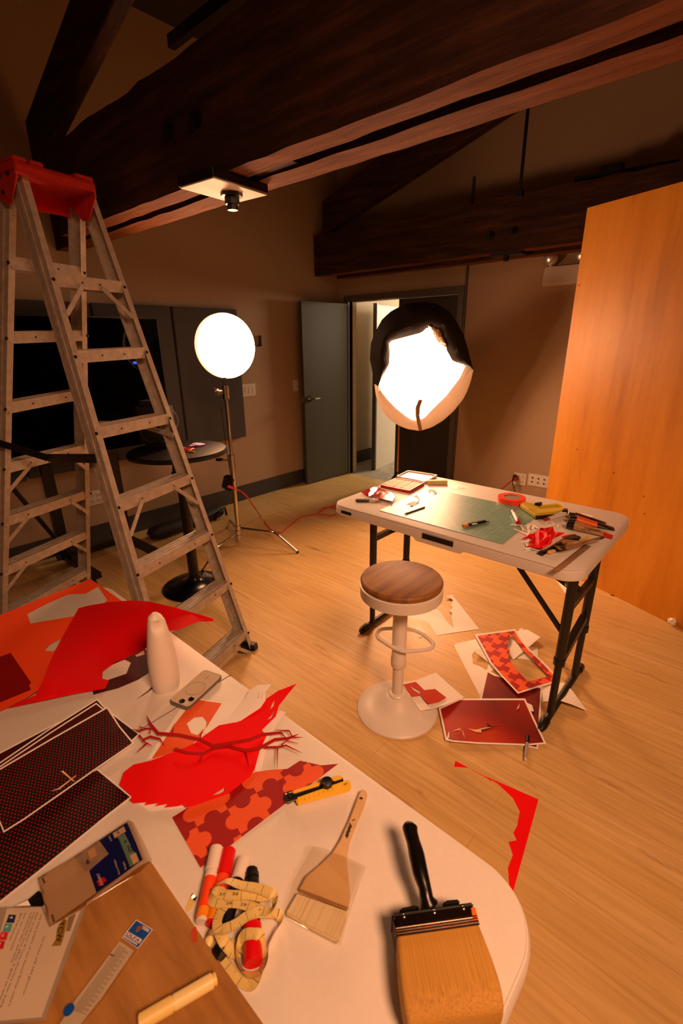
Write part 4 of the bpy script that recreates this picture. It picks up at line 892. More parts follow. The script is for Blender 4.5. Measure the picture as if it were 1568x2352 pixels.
tag(sheet('paper_scrap', [(x, y, .012) for x, y in sheetp], TZ+.004, M_paper), 'white paper scrap tucked behind the paint tubes', 'paper scrap')
r = thing('paint_brush', 'black flat paint brush with a rounded handle lying beside the ruler', 'paint brush', PZ(*B((700, 730))[0], TZ))
p = [PZ(x, y, TZ+.012) for x, y in B((560, 790), (600, 770), (680, 730), (800, 672))]
MB().tube(spline(p, 4), [.013, .014, .014, .013, .011, .010, .009, .009, .010, .012, .014, .016, .018], 12, flat=(1, .7)).build('handle', mat('gloss_black', '0a0908', .2), r)
b_ = B((800, 672), (800, 640), (900, 612), (985, 640), (960, 662)); slab('ferrule', [b_[0], b_[1], b_[2], b_[3], b_[4]], TZ+.003, .014, M_blackmetal, r, bev=.003)
slab('bristles', B((960, 662), (985, 640), (1050, 618), (1068, 632), (1000, 655)), TZ+.004, .010, mat('bristle_amber', 'ccb050', .8), r, bev=.002)
r = thing('paint_brush', 'long grey blue handled paint brush with a pale tip next to the ruler', 'paint brush', PZ(*B((900, 720))[0], TZ))
p = [PZ(x, y, TZ+.009) for x, y in B((625, 782), (660, 775), (705, 762))]; MB().tube(spline(p, 4), [.006, .010, .011, .012, .012, .011, .010, .009, .008], 12, flat=(1, .7)).build('tip', mat('pale_foam', 'd8a868', .8), r)
p = [PZ(x, y, TZ+.009) for x, y in B((705, 762), (830, 728))]; MB().tube(p, [.008, .011], 12).build('ferrule', M_blackmetal, r)
p = [PZ(x, y, TZ+.010) for x, y in B((830, 728), (1000, 682), (1220, 622))]; MB().tube(p, [.012, .011, .006], 12, flat=(1, .7)).build('handle', mat('blue_grey_handle', '2e3a40', .35), r)
tag(sheet('plastic_sleeve', [(x, y, .016) for x, y in B((690, 700), (800, 640), (980, 650), (1200, 610), (1220, 640), (840, 750), (760, 752))], TZ+.01, clear('clear_sleeve'), step=8, lift=lambda x, y: .004*math.sin(x*.6+y*.9)), 'clear crinkled plastic sleeve over the two brushes', 'sleeve')
M_rul = film('ruler_plastic', 'a07a5c', .62, .2); rp = B((684, 962), (758, 981), (1096, 712), (1024, 694))
rl_ = tag(sheet('ruler', rp, TZ, M_rul, thick=.002), 'translucent brown ruler at the near right corner of the table', 'ruler')
q = MB(); a, b, a2, b2 = PZ(*rp[0], TZ+.0021), PZ(*rp[3], TZ+.0021), PZ(*rp[1], TZ+.0021), PZ(*rp[2], TZ+.0021)
for i in range(61):
    t = .02+.96*i/60; ln = .34 if i % 10 == 0 else (.24 if i % 5 == 0 else .15); p = lerp(a, b, t); e = lerp(a2, b2, t); q.bar(p, lerp(p, e, ln), (0, 0, 1), .0009, .0003)
q.build('scale_marks', M_black, rl_, smooth=False)
# ------------------------------------------------------------------ stool
sb_ = PZ(911, 1627); sbR = (PZ(1002, 1630)-PZ(819, 1632)).length/2; sz = PV(920, 1326, sb_).z; sR = (PZ(1016, 1330, sz)-PZ(824, 1330, sz)).length/2
st_ = thing('bar_stool', 'white pedestal stool with a round wooden seat', 'stool', sb_); M_sw = mat('stool_white_paint', 'e2dcd2', .4)
MB().lathe([(sbR, 0), (sbR, .006), (sbR*.97, .012), (sbR*.7, .028), (sbR*.4, .052), (.055, .075), (.036, .082), (.034, .09)], sb_, 56).build('base', M_sw, st_)
MB().lathe([(.038, .08), (.040, .088), (.034, .094)], sb_, 28).build('collar', M_sw, st_)
MB().cyl(sb_+Vector((0, 0, .09)), sb_+Vector((0, 0, .30)), .0245, n=28).build('inner_post', M_sw, st_)
zk = PV(912, 1515, sb_).z
MB().lathe([(.031, zk-.03), (.0335, zk-.025), (.0335, zk+.01), (.031, zk+.015), (.031, sz-.06)], (sb_.x, sb_.y, 0), 28).build('outer_post', M_sw, st_)
MB().lathe([(.05, sz-.105), (sR*.9, sz-.085), (sR, sz-.075), (sR+.002, sz-.03), (sR-.004, sz-.026)], (sb_.x, sb_.y, 0), 56).build('seat_ring', M_sw, st_)
M_seat = wood('walnut_seat', '683e1a', '9a682e', 'b88242', (14, 1.4, 1), ns=1.8, rough=.6, fine=.4, loc=(0, 0, 0))
MB().lathe([(sR-.012, sz-.03), (sR-.004, sz-.027), (sR-.001, sz-.010), (sR-.006, sz-.002), (sR-.012, sz), (.001, sz)], (sb_.x, sb_.y, 0), 64).build('seat', M_seat, st_)
D_ = (780, 1330, 4.48); zf = PV(913, 1480, sb_).z
lp = [(545, 508), (430, 517), (385, 560), (395, 605), (450, 645), (535, 700), (600, 728), (670, 744), (850, 733), (930, 718), (962, 680), (940, 640), (850, 568), (760, 528), (665, 512)]
MB().tube(spline([PZ(x, y, zf) for x, y in zc(*D_, lp)], 4, closed=True), .0085, 10, closed=True).build('footrest', M_sw, st_)
a, b = [PZ(x, y, sz-.10) for x, y in zc(*D_, [(905, 258), (985, 305)])]; MB().bar(a, b, (0, 0, 1), .018, .008).bevel(.003, 2).build('lever', M_sw, st_)
# ------------------------------------------------------------------ papers on the floor
E_ = (990, 1420, 4.126)
def FE(p): return zc(*E_, p)
def FD(p): return zc(*D_, p)
def puzzle(name, dark, light, cell, rot, r=.26):
    """jigsaw-like two colour print: checks with a round tab on every shared edge"""
    t = NT(name); v = t.coord('Object', (1/cell, 1/cell, 1), rot=(0, 0, rot)); s = t.add('ShaderNodeSeparateXYZ'); t.l(v, s.inputs[0]); x, y = s.outputs[0], s.outputs[1]; M = t.math
    def hyp(a, b): return M('SQRT', M('ADD', M('MULTIPLY', a, a), M('MULTIPLY', b, b)))
    rx, ry = M('SUBTRACT', x, M('ROUND', x)), M('SUBTRACT', y, M('ROUND', y)); hx, hy = M('SUBTRACT', M('FRACT', M('ADD', x, 64.)), .5), M('SUBTRACT', M('FRACT', M('ADD', y, 64.)), .5)
    chk = M('MODULO', M('ADD', M('ADD', M('FLOOR', x), M('FLOOR', y)), 256.), 2.)
    dv, dh = M('LESS_THAN', hyp(rx, hy), r), M('LESS_THAN', hyp(hx, ry), r)
    g = M('MULTIPLY', M('MAXIMUM', chk, dh), M('SUBTRACT', 1., dv)); t.col(t.mix(g, light, dark)); t.b.inputs['Roughness'].default_value = .6; return t.m
def gradient_print(name, dark, mid, light, scale, rot=0):
    t = NT(name); f = t.noise(t.coord('Object', (scale, scale*1.4, scale), rot=(0, 0, rot)), 1., 2, .4); t.col(t.ramp(f, [(.3, dark), (.52, mid), (.72, light)])); t.b.inputs['Roughness'].default_value = .45; return t.m
def dots(name, bg, dot, per, rot, rad=.3, stretch=1.0):
    t = NT(name); v = t.coord('Object', (1/per, 1/(per*stretch), 1), rot=(0, 0, 0)); tc = t.add('ShaderNodeTexCoord'); mp_ = t.add('ShaderNodeMapping', vector_type='POINT'); mp_.inputs['Rotation'].default_value = (0, 0, -rot); t.l(tc.outputs['Object'], mp_.inputs['Vector'])
    s = t.add('ShaderNodeSeparateXYZ'); t.l(mp_.outputs[0], s.inputs[0]); y = t.math('DIVIDE', s.outputs[1], per*stretch); row = t.math('FLOOR', y); x = t.math('ADD', t.math('DIVIDE', s.outputs[0], per), t.math('MULTIPLY', row, .5))
    fx = t.math('SUBTRACT', t.math('FRACT', t.math('ADD', x, 100.)), .5); fy = t.math('SUBTRACT', t.math('FRACT', t.math('ADD', y, 100.)), .5)
    d = t.math('SQRT', t.math('ADD', t.math('MULTIPLY', fx, fx), t.math('MULTIPLY', fy, fy))); t.col(t.mix(t.math('LESS_THAN', d, rad), bg, dot)); t.b.inputs['Roughness'].default_value = .55; return t.m
tag(sheet('paper_sheet', FD([(490, 352), (680, 338), (890, 268), (970, 230), (940, 320), (890, 436), (680, 398), (545, 366)]), 0, M_paper), 'plain white paper on the floor behind the stool post', 'paper')
tag(sheet('paper_sheet', [(x, y, h) for (x, y), h in zip(FD([(890, 430), (950, 300), (1000, 310), (1045, 350), (1110, 450), (1172, 505), (1145, 400), (1157, 352), (1122, 320), (1160, 300), (1145, 262), (1165, 215), (1088, 170), (1155, 162), (1435, 515), (1000, 580)]), [0, .002, .004, .006, .004, .002, .006, .006, .01, .004, .004, .006, .02, .008, 0, 0])], .0008, M_paper), 'white paper with a jagged slit cut out, on the floor right of the stool', 'paper')
tag(sheet('paper_scrap', [(x, y, .004*(i % 2)) for i, (x, y) in enumerate(FD([(775, 510), (825, 460), (840, 500), (885, 538), (870, 580), (825, 603), (800, 560)]))], 0, M_paper), 'small jagged white scrap seen through the stool footrest', 'paper scrap')
tag(sheet('paper_sheet', FE([(215, 258), (245, 238), (430, 196), (600, 480), (528, 530), (462, 735)]), 0, M_paper, holes=[FE([(385, 345), (430, 296), (475, 300), (545, 430), (525, 496), (470, 460), (395, 432)])]), 'white paper with a hole, left of the puzzle patterned print', 'paper')
tag(sheet('paper_strip', [(x, y, h) for (x, y), h in zip(FE([(412, 322), (432, 292), (470, 290), (568, 438), (520, 402), (440, 338)]), [.028, .02, .008, .002, .004, .02])], .001, M_paper), 'curled white paper strip beside the puzzle patterned print', 'paper')
tag(sheet('paper_sheet', [(x, y, h) for (x, y), h in zip(FE([(720, 235), (800, 130), (850, 108), (910, 108), (1034, 178), (925, 272), (780, 392), (735, 340)]), [0, .004, .01, .018, .03, .012, 0, 0])], .0015, M_paper), 'white folded paper curling up behind the puzzle patterned print', 'paper')
tag(sheet('paper_sheet', FE([(800, 376), (880, 312), (925, 275), (1010, 275), (1010, 380), (985, 425), (920, 395)]), .0008, M_paper), 'white paper piece at the right edge of the puzzle patterned print', 'paper')
tag(sheet('paper_scrap', [(x, y, .006) for x, y in FE([(838, 98), (872, 92), (862, 110), (835, 128), (820, 135)])], .003, M_paper), 'tiny white scrap at the far tip of the floor papers', 'paper scrap')
o_ = FE([(525, 488), (605, 530), (700, 556), (1053, 652), (1012, 1240), (760, 1190), (462, 762)])
tag(sheet('art_print', o_, .002, M_paper), 'dark red print lying under the two other prints on the floor', 'print'); pr = bpy.data.objects['art_print']
sheet('printed_area', inset(o_, 4), .0026, gradient_print('dark_red_print', '560608', '7c0e0a', '94280e', 4), pr)
o_ = [(x, y, h) for (x, y), h in zip(FE([(410, 152), (795, 102), (850, 190), (930, 290), (1050, 400), (1200, 558), (1192, 605), (1000, 658), (820, 715), (660, 545), (560, 430), (470, 260)]), [.012, .02, .012, .01, .01, .012, .006, .008, .012, .016, .014, .012])]
hl_ = FE([(745, 150), (772, 165), (865, 300), (990, 420), (1115, 550), (1010, 578), (915, 600), (800, 480), (728, 378), (742, 310), (715, 240), (745, 195)])
cz = .004; pr = tag(sheet('art_print', o_, cz, M_paper, holes=[hl_]), 'orange puzzle patterned print with a hole cut out, on the floor', 'print')
ang = angle_of(FE([(410, 152)])[0], FE([(820, 715)])[0], 0)
sheet('printed_area', inset(o_, 4), cz+.0012, puzzle('puzzle_print_floor', 'b00c06', 'f0602a', .062, -ang+.12, .26), pr, holes=[[(x, y) for x, y in hl_]])
o_ = [(x, y, h) for (x, y), h in zip(FE([(70, 850), (270, 760), (890, 760), (975, 950), (1090, 1190), (900, 1206), (440, 1190), (200, 1170), (135, 1155)]), [.006, .012, .012, .008, .002, .004, .012, .016, .01])]
pr = tag(sheet('art_print', o_, .005, M_paper), 'glowing red landscape print with tears, nearest on the floor', 'print')
sheet('printed_area', inset(o_, 4), .0058, gradient_print('red_glow_print', '5a0604', 'a01408', 'c4420e', 2.2), pr)
for pts in ([(345, 1046), (420, 1056), (520, 1034), (575, 1030), (470, 1058), (478, 1082), (420, 1076)], [(288, 1046), (308, 1090), (320, 1140), (300, 1095)], [(838, 806), (832, 850), (806, 865)], [(262, 1085), (275, 1048), (282, 1052)], [(195, 1072), (280, 1036), (262, 1058)]):
    sheet('tear', [(x, y, .013) for x, y in FE(pts)], .0075, mat('torn_paper', 'e8c49c', .8), pr)
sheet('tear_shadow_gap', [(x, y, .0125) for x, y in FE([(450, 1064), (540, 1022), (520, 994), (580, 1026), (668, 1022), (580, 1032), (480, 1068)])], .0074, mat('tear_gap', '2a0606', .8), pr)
tag(sheet('paper_scrap', [(x, y, .004) for x, y in FE([(905, 800), (955, 822), (972, 882), (945, 880), (920, 840)])], .006, M_paper), 'white corner scrap poking out between the two dark red prints', 'paper scrap')
o_ = [(x, y, h) for (x, y), h in zip(FD([(648, 1068), (700, 1058), (790, 1040), (990, 962), (1130, 1090), (1278, 1218), (1100, 1290), (950, 1336), (825, 1354), (735, 1220)]), [.062, .055, .045, .02, .012, .012, .03, .036, .034, .05])]
pr = tag(sheet('art_print', o_, .008, M_paper), 'white print with a small red pattern leaning against the stool base', 'print')
def lean(P): return [(x, y, .052*max(0, 1-(x-zc(*D_, [(640, 0)])[0][0])/150)+.012) for x, y in P]
sheet('printed_area', lean(FD([(650, 1084), (782, 1056), (870, 1142), (980, 1130), (1098, 1220), (1020, 1265), (915, 1288), (835, 1200), (745, 1208)])), .0135, dots('red_dot_print', 'cc3a12', '9c1a0a', .011, .6, .33), pr, holes=[FD([(722, 1090), (770, 1120), (835, 1155), (835, 1185), (760, 1145)])])
tag(sheet('paper_sheet', [(x, y, h) for (x, y), h in zip(FE([(1050, 660), (1190, 622), (1255, 605), (1340, 690), (1475, 878), (1340, 820), (1220, 780), (1055, 790)]), [.002, .01, .02, .03, .008, .03, .03, .004])], .001, M_paper), 'white paper with a lifted edge under the right table leg', 'paper')
tag(sheet('paper_sheet', [(1271.5, 1323), (1316, 1330), (1309, 1373), (1299, 1364), (1283, 1342)], 0, M_paper), 'white paper on the floor behind the right table legs', 'paper')
stick('marker_pen', 'black capped marker with a grey body lying at the edge of the red print', 'marker', FE([(888, 1362)])[0], FE([(914, 1128)])[0], .004, .0075, [(0, .12, .55, M_white, 'end_tip'), (.12, .70, .95, mat('grey_barrel', 'a09a94', .4), 'barrel'), (.70, 1, 1.0, M_black, 'cap')])
C7 = (800, 1780, 3.484)
o_ = [(1042.6, 1761), (1045.3, 1747.5)]+zc(*C7, [(1085, 5), (1520, 195), (1320, 920), (1297, 1055), (1290, 960), (1280, 800), (1275, 745), (1315, 640), (1280, 535), (1345, 523), (1320, 463), (1350, 405), (1370, 290), (1315, 185), (1200, 75), (1150, 42), (1138, 46), (1100, 12)])+[(1105, 1775), (1075, 1762)]
o_ = [(1042.6, 1761), (1045.3, 1747.5), (1112, 1782)]+zc(*C7, [(1520, 195), (1320, 920), (1297, 1055), (1290, 960), (1280, 800), (1275, 745), (1315, 640), (1280, 535), (1345, 523), (1320, 463), (1350, 405), (1370, 290), (1315, 185), (1200, 75), (1150, 42), (1138, 46), (1100, 20)])+[(1075, 1763)]
tag(sheet('paper_offcut', o_, 0, mat('bright_red_paper', 'ee0206', .8, spec=.2)), 'bright red corner shaped paper offcut on the bare floor', 'paper')
# ------------------------------------------------------------------ near folding table
GX0, GX1, GY0, GY1 = -1.735, -.092, -.22, .578
nt = thing('folding_table', 'large white plastic folding table in the foreground covered with paper and tools', 'table', ((GX0+GX1)/2, (GY0+GY1)/2, 0))
xm = -.925
q = MB(); q.rprism(GX0, GX1, GY0, GY1, TZ-.010, TZ, .10, 12, .006); q.build('tabletop', M_tw, nt)
q = MB(); q.rprism(GX0-.006, GX1+.006, GY0-.006, GY1+.006, TZ-.05, TZ-.004, .105, 12, .014); q.build('rim', M_tw, nt)
q = MB(); q.box((xm-.0012, GY0, TZ-.002), (xm+.0012, GY1, TZ+.0003)); q.build('fold_seam', mat('seam_shadow', '6a5f54', .8), nt, smooth=False)
for x in (GX0+.22, GX1-.22):
    for y in (GY0+.10, GY1-.10):
        q = MB(); q.cyl((x, y, .0), (x, y, TZ-.05), .014, n=12); q.build('leg', M_leg, nt)
    q = MB(); q.cyl((x, GY0+.10, .12), (x, GY1-.10, .12), .012, n=10); q.build('cross_bar', M_leg, nt)
K1 = (0, 1310, 2.8); K2 = (0, 1580, 3.7333); K3 = (260, 1540, 2.8); K4 = (0, 1850, 3.7333); K5 = (380, 1900, 5.203); K6 = (600, 1780, 5.227); K8 = (0, 2080, 3.92)
def Q(k, *p): return zc(*k, p)
def hs(P, H): return [(p[0], p[1], h) for p, h in zip(P, H)]
M_or = mat('orange_paper', 'f04c16', .75, spec=.2); M_rd = mat('red_sheet', 'de0208', .75, spec=.2); M_mar = mat('maroon_paper', '420a12', .6); M_br = mat('bird_red_paper', 'ea0208', .8, spec=.2)
z0 = TZ
# big orange sheet
P = Q(K1, (-150, 350), (0, 287), (580, 55), (640, 95), (782, 196), (700, 330), (420, 450), (335, 560), (292, 690), (255, 765), (170, 820), (0, 903), (-150, 962))
tag(sheet('orange_sheet', hs(P, [0, 0, 0, 0, 0, 0, 0, .006, .014, .016, .012, .008, .004]), z0, M_or, holes=[Q(K1, (175, 280), (300, 215), (440, 155), (490, 150), (550, 150), (632, 104), (690, 190), (620, 270), (195, 342)), Q(K1, (285, 516), (320, 475), (388, 440), (395, 470), (345, 521))]), 'large orange paper with two pale openings at the far left of the near table', 'paper')
P = Q(K1, (-150, 610), (68, 530), (200, 722), (187, 738), (198, 766), (-150, 900))
tag(sheet('film_square', P, z0+.018, film('dark_red_film', '8a0a0c', .82, .25)), 'dark red translucent square on the orange paper at the left edge', 'film')
P = Q(K1, (595, 774), (660, 640), (740, 585), (930, 498), (950, 530), (960, 655), (890, 702), (760, 757), (600, 799))
tag(sheet('maroon_sheet', P, z0, M_mar, holes=[Q(K1, (660, 650), (700, 615), (800, 572), (842, 592), (812, 665), (690, 706), (657, 695)), Q(K1, (866, 546), (925, 512), (930, 540), (880, 556))]), 'dark maroon paper with cut openings between the red sheet and the bottle', 'paper')
tag(sheet('paper_scrap', Q(K1, (878, 828), (950, 775), (985, 738), (982, 760), (925, 800)), z0, M_mar), 'thin dark maroon paper sliver in front of the white bottle', 'paper scrap')
P = Q(K1, (505, 243), (560, 228), (700, 204), (850, 192), (960, 200), (1130, 240), (1370, 310), (1372, 328), (1280, 328), (1190, 365), (1145, 382), (1065, 388), (930, 505), (820, 560), (740, 590), (660, 650), (655, 695), (700, 710), (675, 760), (500, 790), (45, 886), (230, 800), (285, 690), (340, 545), (400, 430))
tag(sheet('red_sheet', hs(P, [.02, .03, .055, .075, .09, .10, .085, .08, .085, .09, .09, .08, .03, .012, .008, .006, .004, .004, .004, .004, .004, .012, .022, .018, .016]), z0+.002, M_rd, step=14), 'large curled bright red sheet rising over the far edge of the near table', 'paper')
# white bottle
rows = [(288, 945, 1012), (300, 928, 1022), (340, 921, 1040), (380, 923, 1056), (440, 928, 1082), (500, 931, 1106), (560, 934, 1122), (620, 944, 1134), (680, 960, 1146), (740, 976, 1155), (770, 985, 1157)]
bb = PZ(*Q(K1, (1072, 748))[0], z0); bt_ = thing('bottle', 'white tapered plastic bottle with a thumb scoop at its top standing beside the phone', 'bottle', bb)
prof = []
for y, xl, xr in rows[::-1]:
    a, b = PV(*Q(K1, (xl, y))[0], bb), PV(*Q(K1, (xr, y))[0], bb); prof.append(((a-b).length/2, (a.z+b.z)/2))
prof = [(prof[0][0]*.93, z0), (prof[0][0], z0+.006)]+[(r_, z_) for r_, z_ in prof if z_ > z0+.02]
ztop = prof[-1][1]; q = MB(); q.lathe(prof+[(prof[-1][0]*.55, ztop+.004)], (bb.x, bb.y, 0), 40)
vdir = (CAM-bb); vdir.z = 0; vdir.normalize(); rdir = Vector((RGT.x, RGT.y, 0)).normalized()
dm = PV(*Q(K1, (1005, 338))[0], bb)+vdir*.022+rdir*.004
bmesh.ops.subdivide_edges(q.bm, edges=[e for e in q.bm.edges if (e.verts[0].co-dm).length < .05], cuts=2, use_grid_fill=True)
for v in q.bm.verts:
    d_ = (v.co-dm).length
    if d_ < .019: v.co -= (vdir*.75+rdir*.35)*.008*(1-(d_/.019)**2)
    if v.co.z > ztop-.012: v.co.z -= max(0, (v.co-bb).dot(rdir))*.35
q.build('bottle_body', mat('matte_white_bottle', 'e8dfd2', .5), bt_)
zs = PV(*Q(K1, (1005, 436))[0], bb).z; rs = next((r_ for r_, z_ in prof if z_ >= zs), .03)
MB().lathe([(rs+.0006, zs-.0008), (rs+.0012, zs), (rs+.0006, zs+.0008)], (bb.x, bb.y, 0), 40, capends=False).build('lid_seam', mat('seam_grey', 'b8aea0', .6), bt_)
# phone
def rrect(c4, r, n=6):
    out = []; m = len(c4)
    for i in range(m):
        p, a, b = c4[i], c4[i-1], c4[(i+1) % m]; d1 = (a-p).normalized(); d2 = (b-p).normalized()
        s_, e = p+d1*r, p+d2*r; cc = p+d1*r+d2*r
        for k in range(n+1):
            t = k/n*math.pi/2; out.append(cc-d2*r*math.cos(t)-d1*r*math.sin(t))
    return out
c4 = [PZ(x, y, z0+.011) for x, y in ((468, 1535), (511, 1550), (431, 1628), (386.5, 1609))]
ux = (c4[1]-c4[0]).normalized(); L = ((c4[3]-c4[0]).length+(c4[2]-c4[1]).length)/2; W = (c4[1]-c4[0]).length; uy = (c4[3]-c4[0]); uy = (uy-ux*uy.dot(ux)).normalized(); pc = sum(c4, Vector())/4
c4 = [pc+ux*(W/2*a)+uy*(L/2*b) for a, b in ((-1, -1), (1, -1), (1, 1), (-1, 1))]
ph = thing('phone', 'phone lying face down in a clear grey case beside the white bottle', 'phone', Vector((pc.x, pc.y, z0)))
up = Vector((0, 0, 1)); R0 = rrect(c4, .012); q = MB(); q.prism([p-up*.0105 for p in R0], [p-up*.001 for p in R0]); q.bevel(.0018, 2, 50).build('case', mat('case_grey', '6a6258', .35), ph)
R1 = rrect([p+(pc-p)*.0+(pc-p).normalized()*.004 for p in c4], .010); q = MB(); q.prism([p-up*.002 for p in R1], [p-up*.0002 for p in R1]); q.build('back_cover', mat('phone_back', 'c4b49c', .3), ph, smooth=False)
def pp(u, v): return pc+ux*(W/2*u)+uy*(L/2*v)
MB().tube([pp(0, .05)+(ux*math.cos(t)+uy*math.sin(t))*.024 for t in [2*math.pi*k/40 for k in range(40)]], .0006, 6, closed=True).build('charging_ring', mat('ring_grey', '9a8e7c', .4), ph)
q = MB(); q.bar(pp(0, -.52), pp(0, -.72), up, .0016, .0012); q.build('ring_bar', mat('ring_grey', '9a8e7c', .4), ph, smooth=False)
cb = [pp(a, b) for a, b in ((-.12, .48), (.86, .48), (.86, .94), (-.12, .94))]; RB = rrect(cb, .008); q = MB(); q.prism([p-up*.0005 for p in RB], [p+up*.0012 for p in RB]); cbo = q.bevel(.0006, 2, 50).build('camera_bump', mat('bump_cream', 'cdbea8', .25), ph)
for a, b in ((.62, .60), (.12, .82)):
    q = MB(); q.lathe([(.0072, 0), (.0072, .0018), (.006, .0022), (.0001, .0020)], pp(a, b)+up*.001, 24); q.build('lens', mat('lens_black', '08080a', .12), cbo)
q = MB(); q.lathe([(.003, 0), (.003, .001), (.0001, .0012)], pp(.6, .84)+up*.001, 14); q.build('flash', mat('flash_cream', 'd8ccb8', .3), cbo)
# ---- dotted prints
angD = angle_of(Q(K2, (0, 690))[0], Q(K2, (920, 165))[0], z0)
M_dot = dots('halftone_print', '090505', '8c1012', .0068, angD, .27); M_dot2 = dots('halftone_print_second', '080505', '881012', .0068, angD-.06, .26)
def print_(label, pts, z, m, ins, H=None, tears=(), nm='art_print'):
    P = hs(pts, H) if H else pts
    r = tag(sheet(nm, P, z, M_paper), label, 'print'); pr = inset(P, ins)
    sheet('printed_area', pr, z+.0012, m, r)
    for t in tears: sheet('tear', t, z+.002, mat('torn_paper', 'e8c49c', .8), r)
    return r
M_dm = gradient_print('dark_maroon_print', '1e0606', '360909', '4a0d0c', 6)
print_('dark maroon print peeking out right of the dotted prints under the thorny branch', Q(K2, (935, 195), (1060, 290), (1200, 395), (1128, 458), (880, 420)), z0, M_dm, 3)
print_('dark print lowest in the stack behind the dotted prints', Q(K2, (-240, 670), (0, 552), (500, 290), (640, 300), (300, 620), (-240, 820)), z0+.0002, M_dm, 3)
print_('dark red print in the stack, its top edge showing farthest up', Q(K2, (-260, 765), (0, 636), (420, 350), (832, 92), (900, 165), (1060, 400), (-100, 900)), z0+.002, M_dm, 3)
print_('dark red print just under the topmost dotted print', Q(K2, (-260, 805), (0, 668), (430, 380), (825, 127), (920, 205), (1080, 440), (-100, 950)), z0+.0042, gradient_print('dark_red_print_low', '2c0608', '4a0a0c', '5c1010', 6), 3)
print_('black print with red dots, the lower of the two at the left edge', Q(K2, (835, 692), (1132, 935), (940, 1082), (380, 1540), (-120, 1935), (-460, 1500), (-60, 1180), (300, 900)), z0+.0018, M_dot2, 3.4)
print_('black print with red dots and a white slit, topmost at the left edge', Q(K2, (-300, 845), (0, 690), (430, 438), (920, 160), (1030, 330), (1150, 474), (830, 694), (450, 960), (210, 1128), (30, 1240), (-20, 1120), (-60, 1000)), z0+.0065, M_dot, 3.4, [.004, .004, .006, .012, .010, .004, .006, .008, .006, .004, .006, .006],
       [[(x, y, .011) for x, y in Q(K2, (522, 716), (540, 708), (637, 798), (630, 802))], [(x, y, .010) for x, y in Q(K2, (440, 884), (500, 860), (650, 750), (655, 752), (510, 868))]])
# ---- sheets around the red bird shape
def stripes(name, a, b, per, rot, duty=.5):
    t = NT(name); v = t.coord('Object', rot=(0, 0, -rot)); s = t.add('ShaderNodeSeparateXYZ'); t.l(v, s.inputs[0]); f = t.math('FRACT', t.math('ADD', t.math('DIVIDE', s.outputs[0], per), 100.)); t.col(t.mix(t.math('LESS_THAN', f, duty), a, b)); t.b.inputs['Roughness'].default_value = .6; return t.m
tag(sheet('art_print', Q(K3, (540, 180), (702, 205), (832, 232), (700, 400), (480, 520), (215, 572), (428, 250)), z0, M_paper), 'white print with orange fine stripes between the phone and the red bird shape', 'print'); pr = bpy.data.objects[[o.name for o in COL.objects if o.name.startswith('art_print')][-1]]
pr = [o for o in COL.objects if o.get('label', '').startswith('white print with orange fine stripes')][0]
sheet('printed_area', Q(K3, (555, 190), (697, 211), (585, 388), (510, 475), (420, 520), (247, 568), (395, 345), (470, 250)), z0+.0008, stripes('fine_stripe_print', 'f46a2c', 'd84812', .0036, .9), pr, holes=[Q(K3, (473, 340), (520, 302), (575, 296), (601, 330), (595, 370), (540, 416), (500, 402))])
P = Q(K3, (578, 392), (620, 345), (740, 298), (840, 190), (872, 130), (930, 92), (1015, 89), (976, 140), (980, 190), (945, 240), (800, 335), (690, 356), (605, 420))
tag(sheet('paper_cutout', hs(P, [0, 0, 0, .006, .012, .018, .02, .016, .014, .01, .004, 0, 0]), z0+.0012, M_paper, holes=[Q(K3, (926, 178), (934, 140), (942, 128), (938, 180)), Q(K3, (950, 172), (960, 135), (964, 140), (956, 185))]), 'white feather shaped paper cutout behind the red bird shape', 'paper cutout')
tag(sheet('paper_sheet', Q(K3, (930, 420), (1076, 257), (1109, 268), (1000, 430), (952, 642), (900, 652), (880, 600)), z0+.0008, M_paper), 'white paper corner showing right of the red bird shape', 'paper')
tag(sheet('paper_sheet', Q(K3, (120, 830), (230, 905), (330, 893), (470, 878), (420, 830), (250, 820)), z0+.0008, M_paper), 'white paper edge showing below the red bird shape at its left', 'paper')
P = Q(K3, (565, 432), (680, 352), (800, 330), (885, 270), (950, 205), (1060, 130), (1178, 85), (1120, 155), (1065, 225), (1045, 295), (955, 382), (985, 420), (940, 520), (908, 640), (880, 682), (740, 790), (600, 840), (470, 882), (445, 862), (420, 870), (330, 880), (352, 856), (270, 870), (292, 851), (200, 864), (217, 846), (130, 852), (104, 832), (120, 810), (38, 735), (65, 655), (130, 605), (245, 578), (400, 520), (520, 470))
tag(sheet('bird_cutout', hs(P, [.003, .003, .003, .004, .006, .012, .02, .012, .008, .006, .003, .002, .002, .002, .002, .003]+[.004]*18+[.003]), z0+.0025, M_br, holes=[Q(K3, (635, 803), (680, 776), (718, 750), (716, 772), (690, 790)), Q(K3, (1009, 250), (1022, 212), (1038, 192), (1028, 232)), Q(K3, (986, 320), (1016, 290), (1034, 252), (1026, 298))]), 'bright red bird shaped paper cutout with a pointed tail, centre of the near table', 'paper cutout')
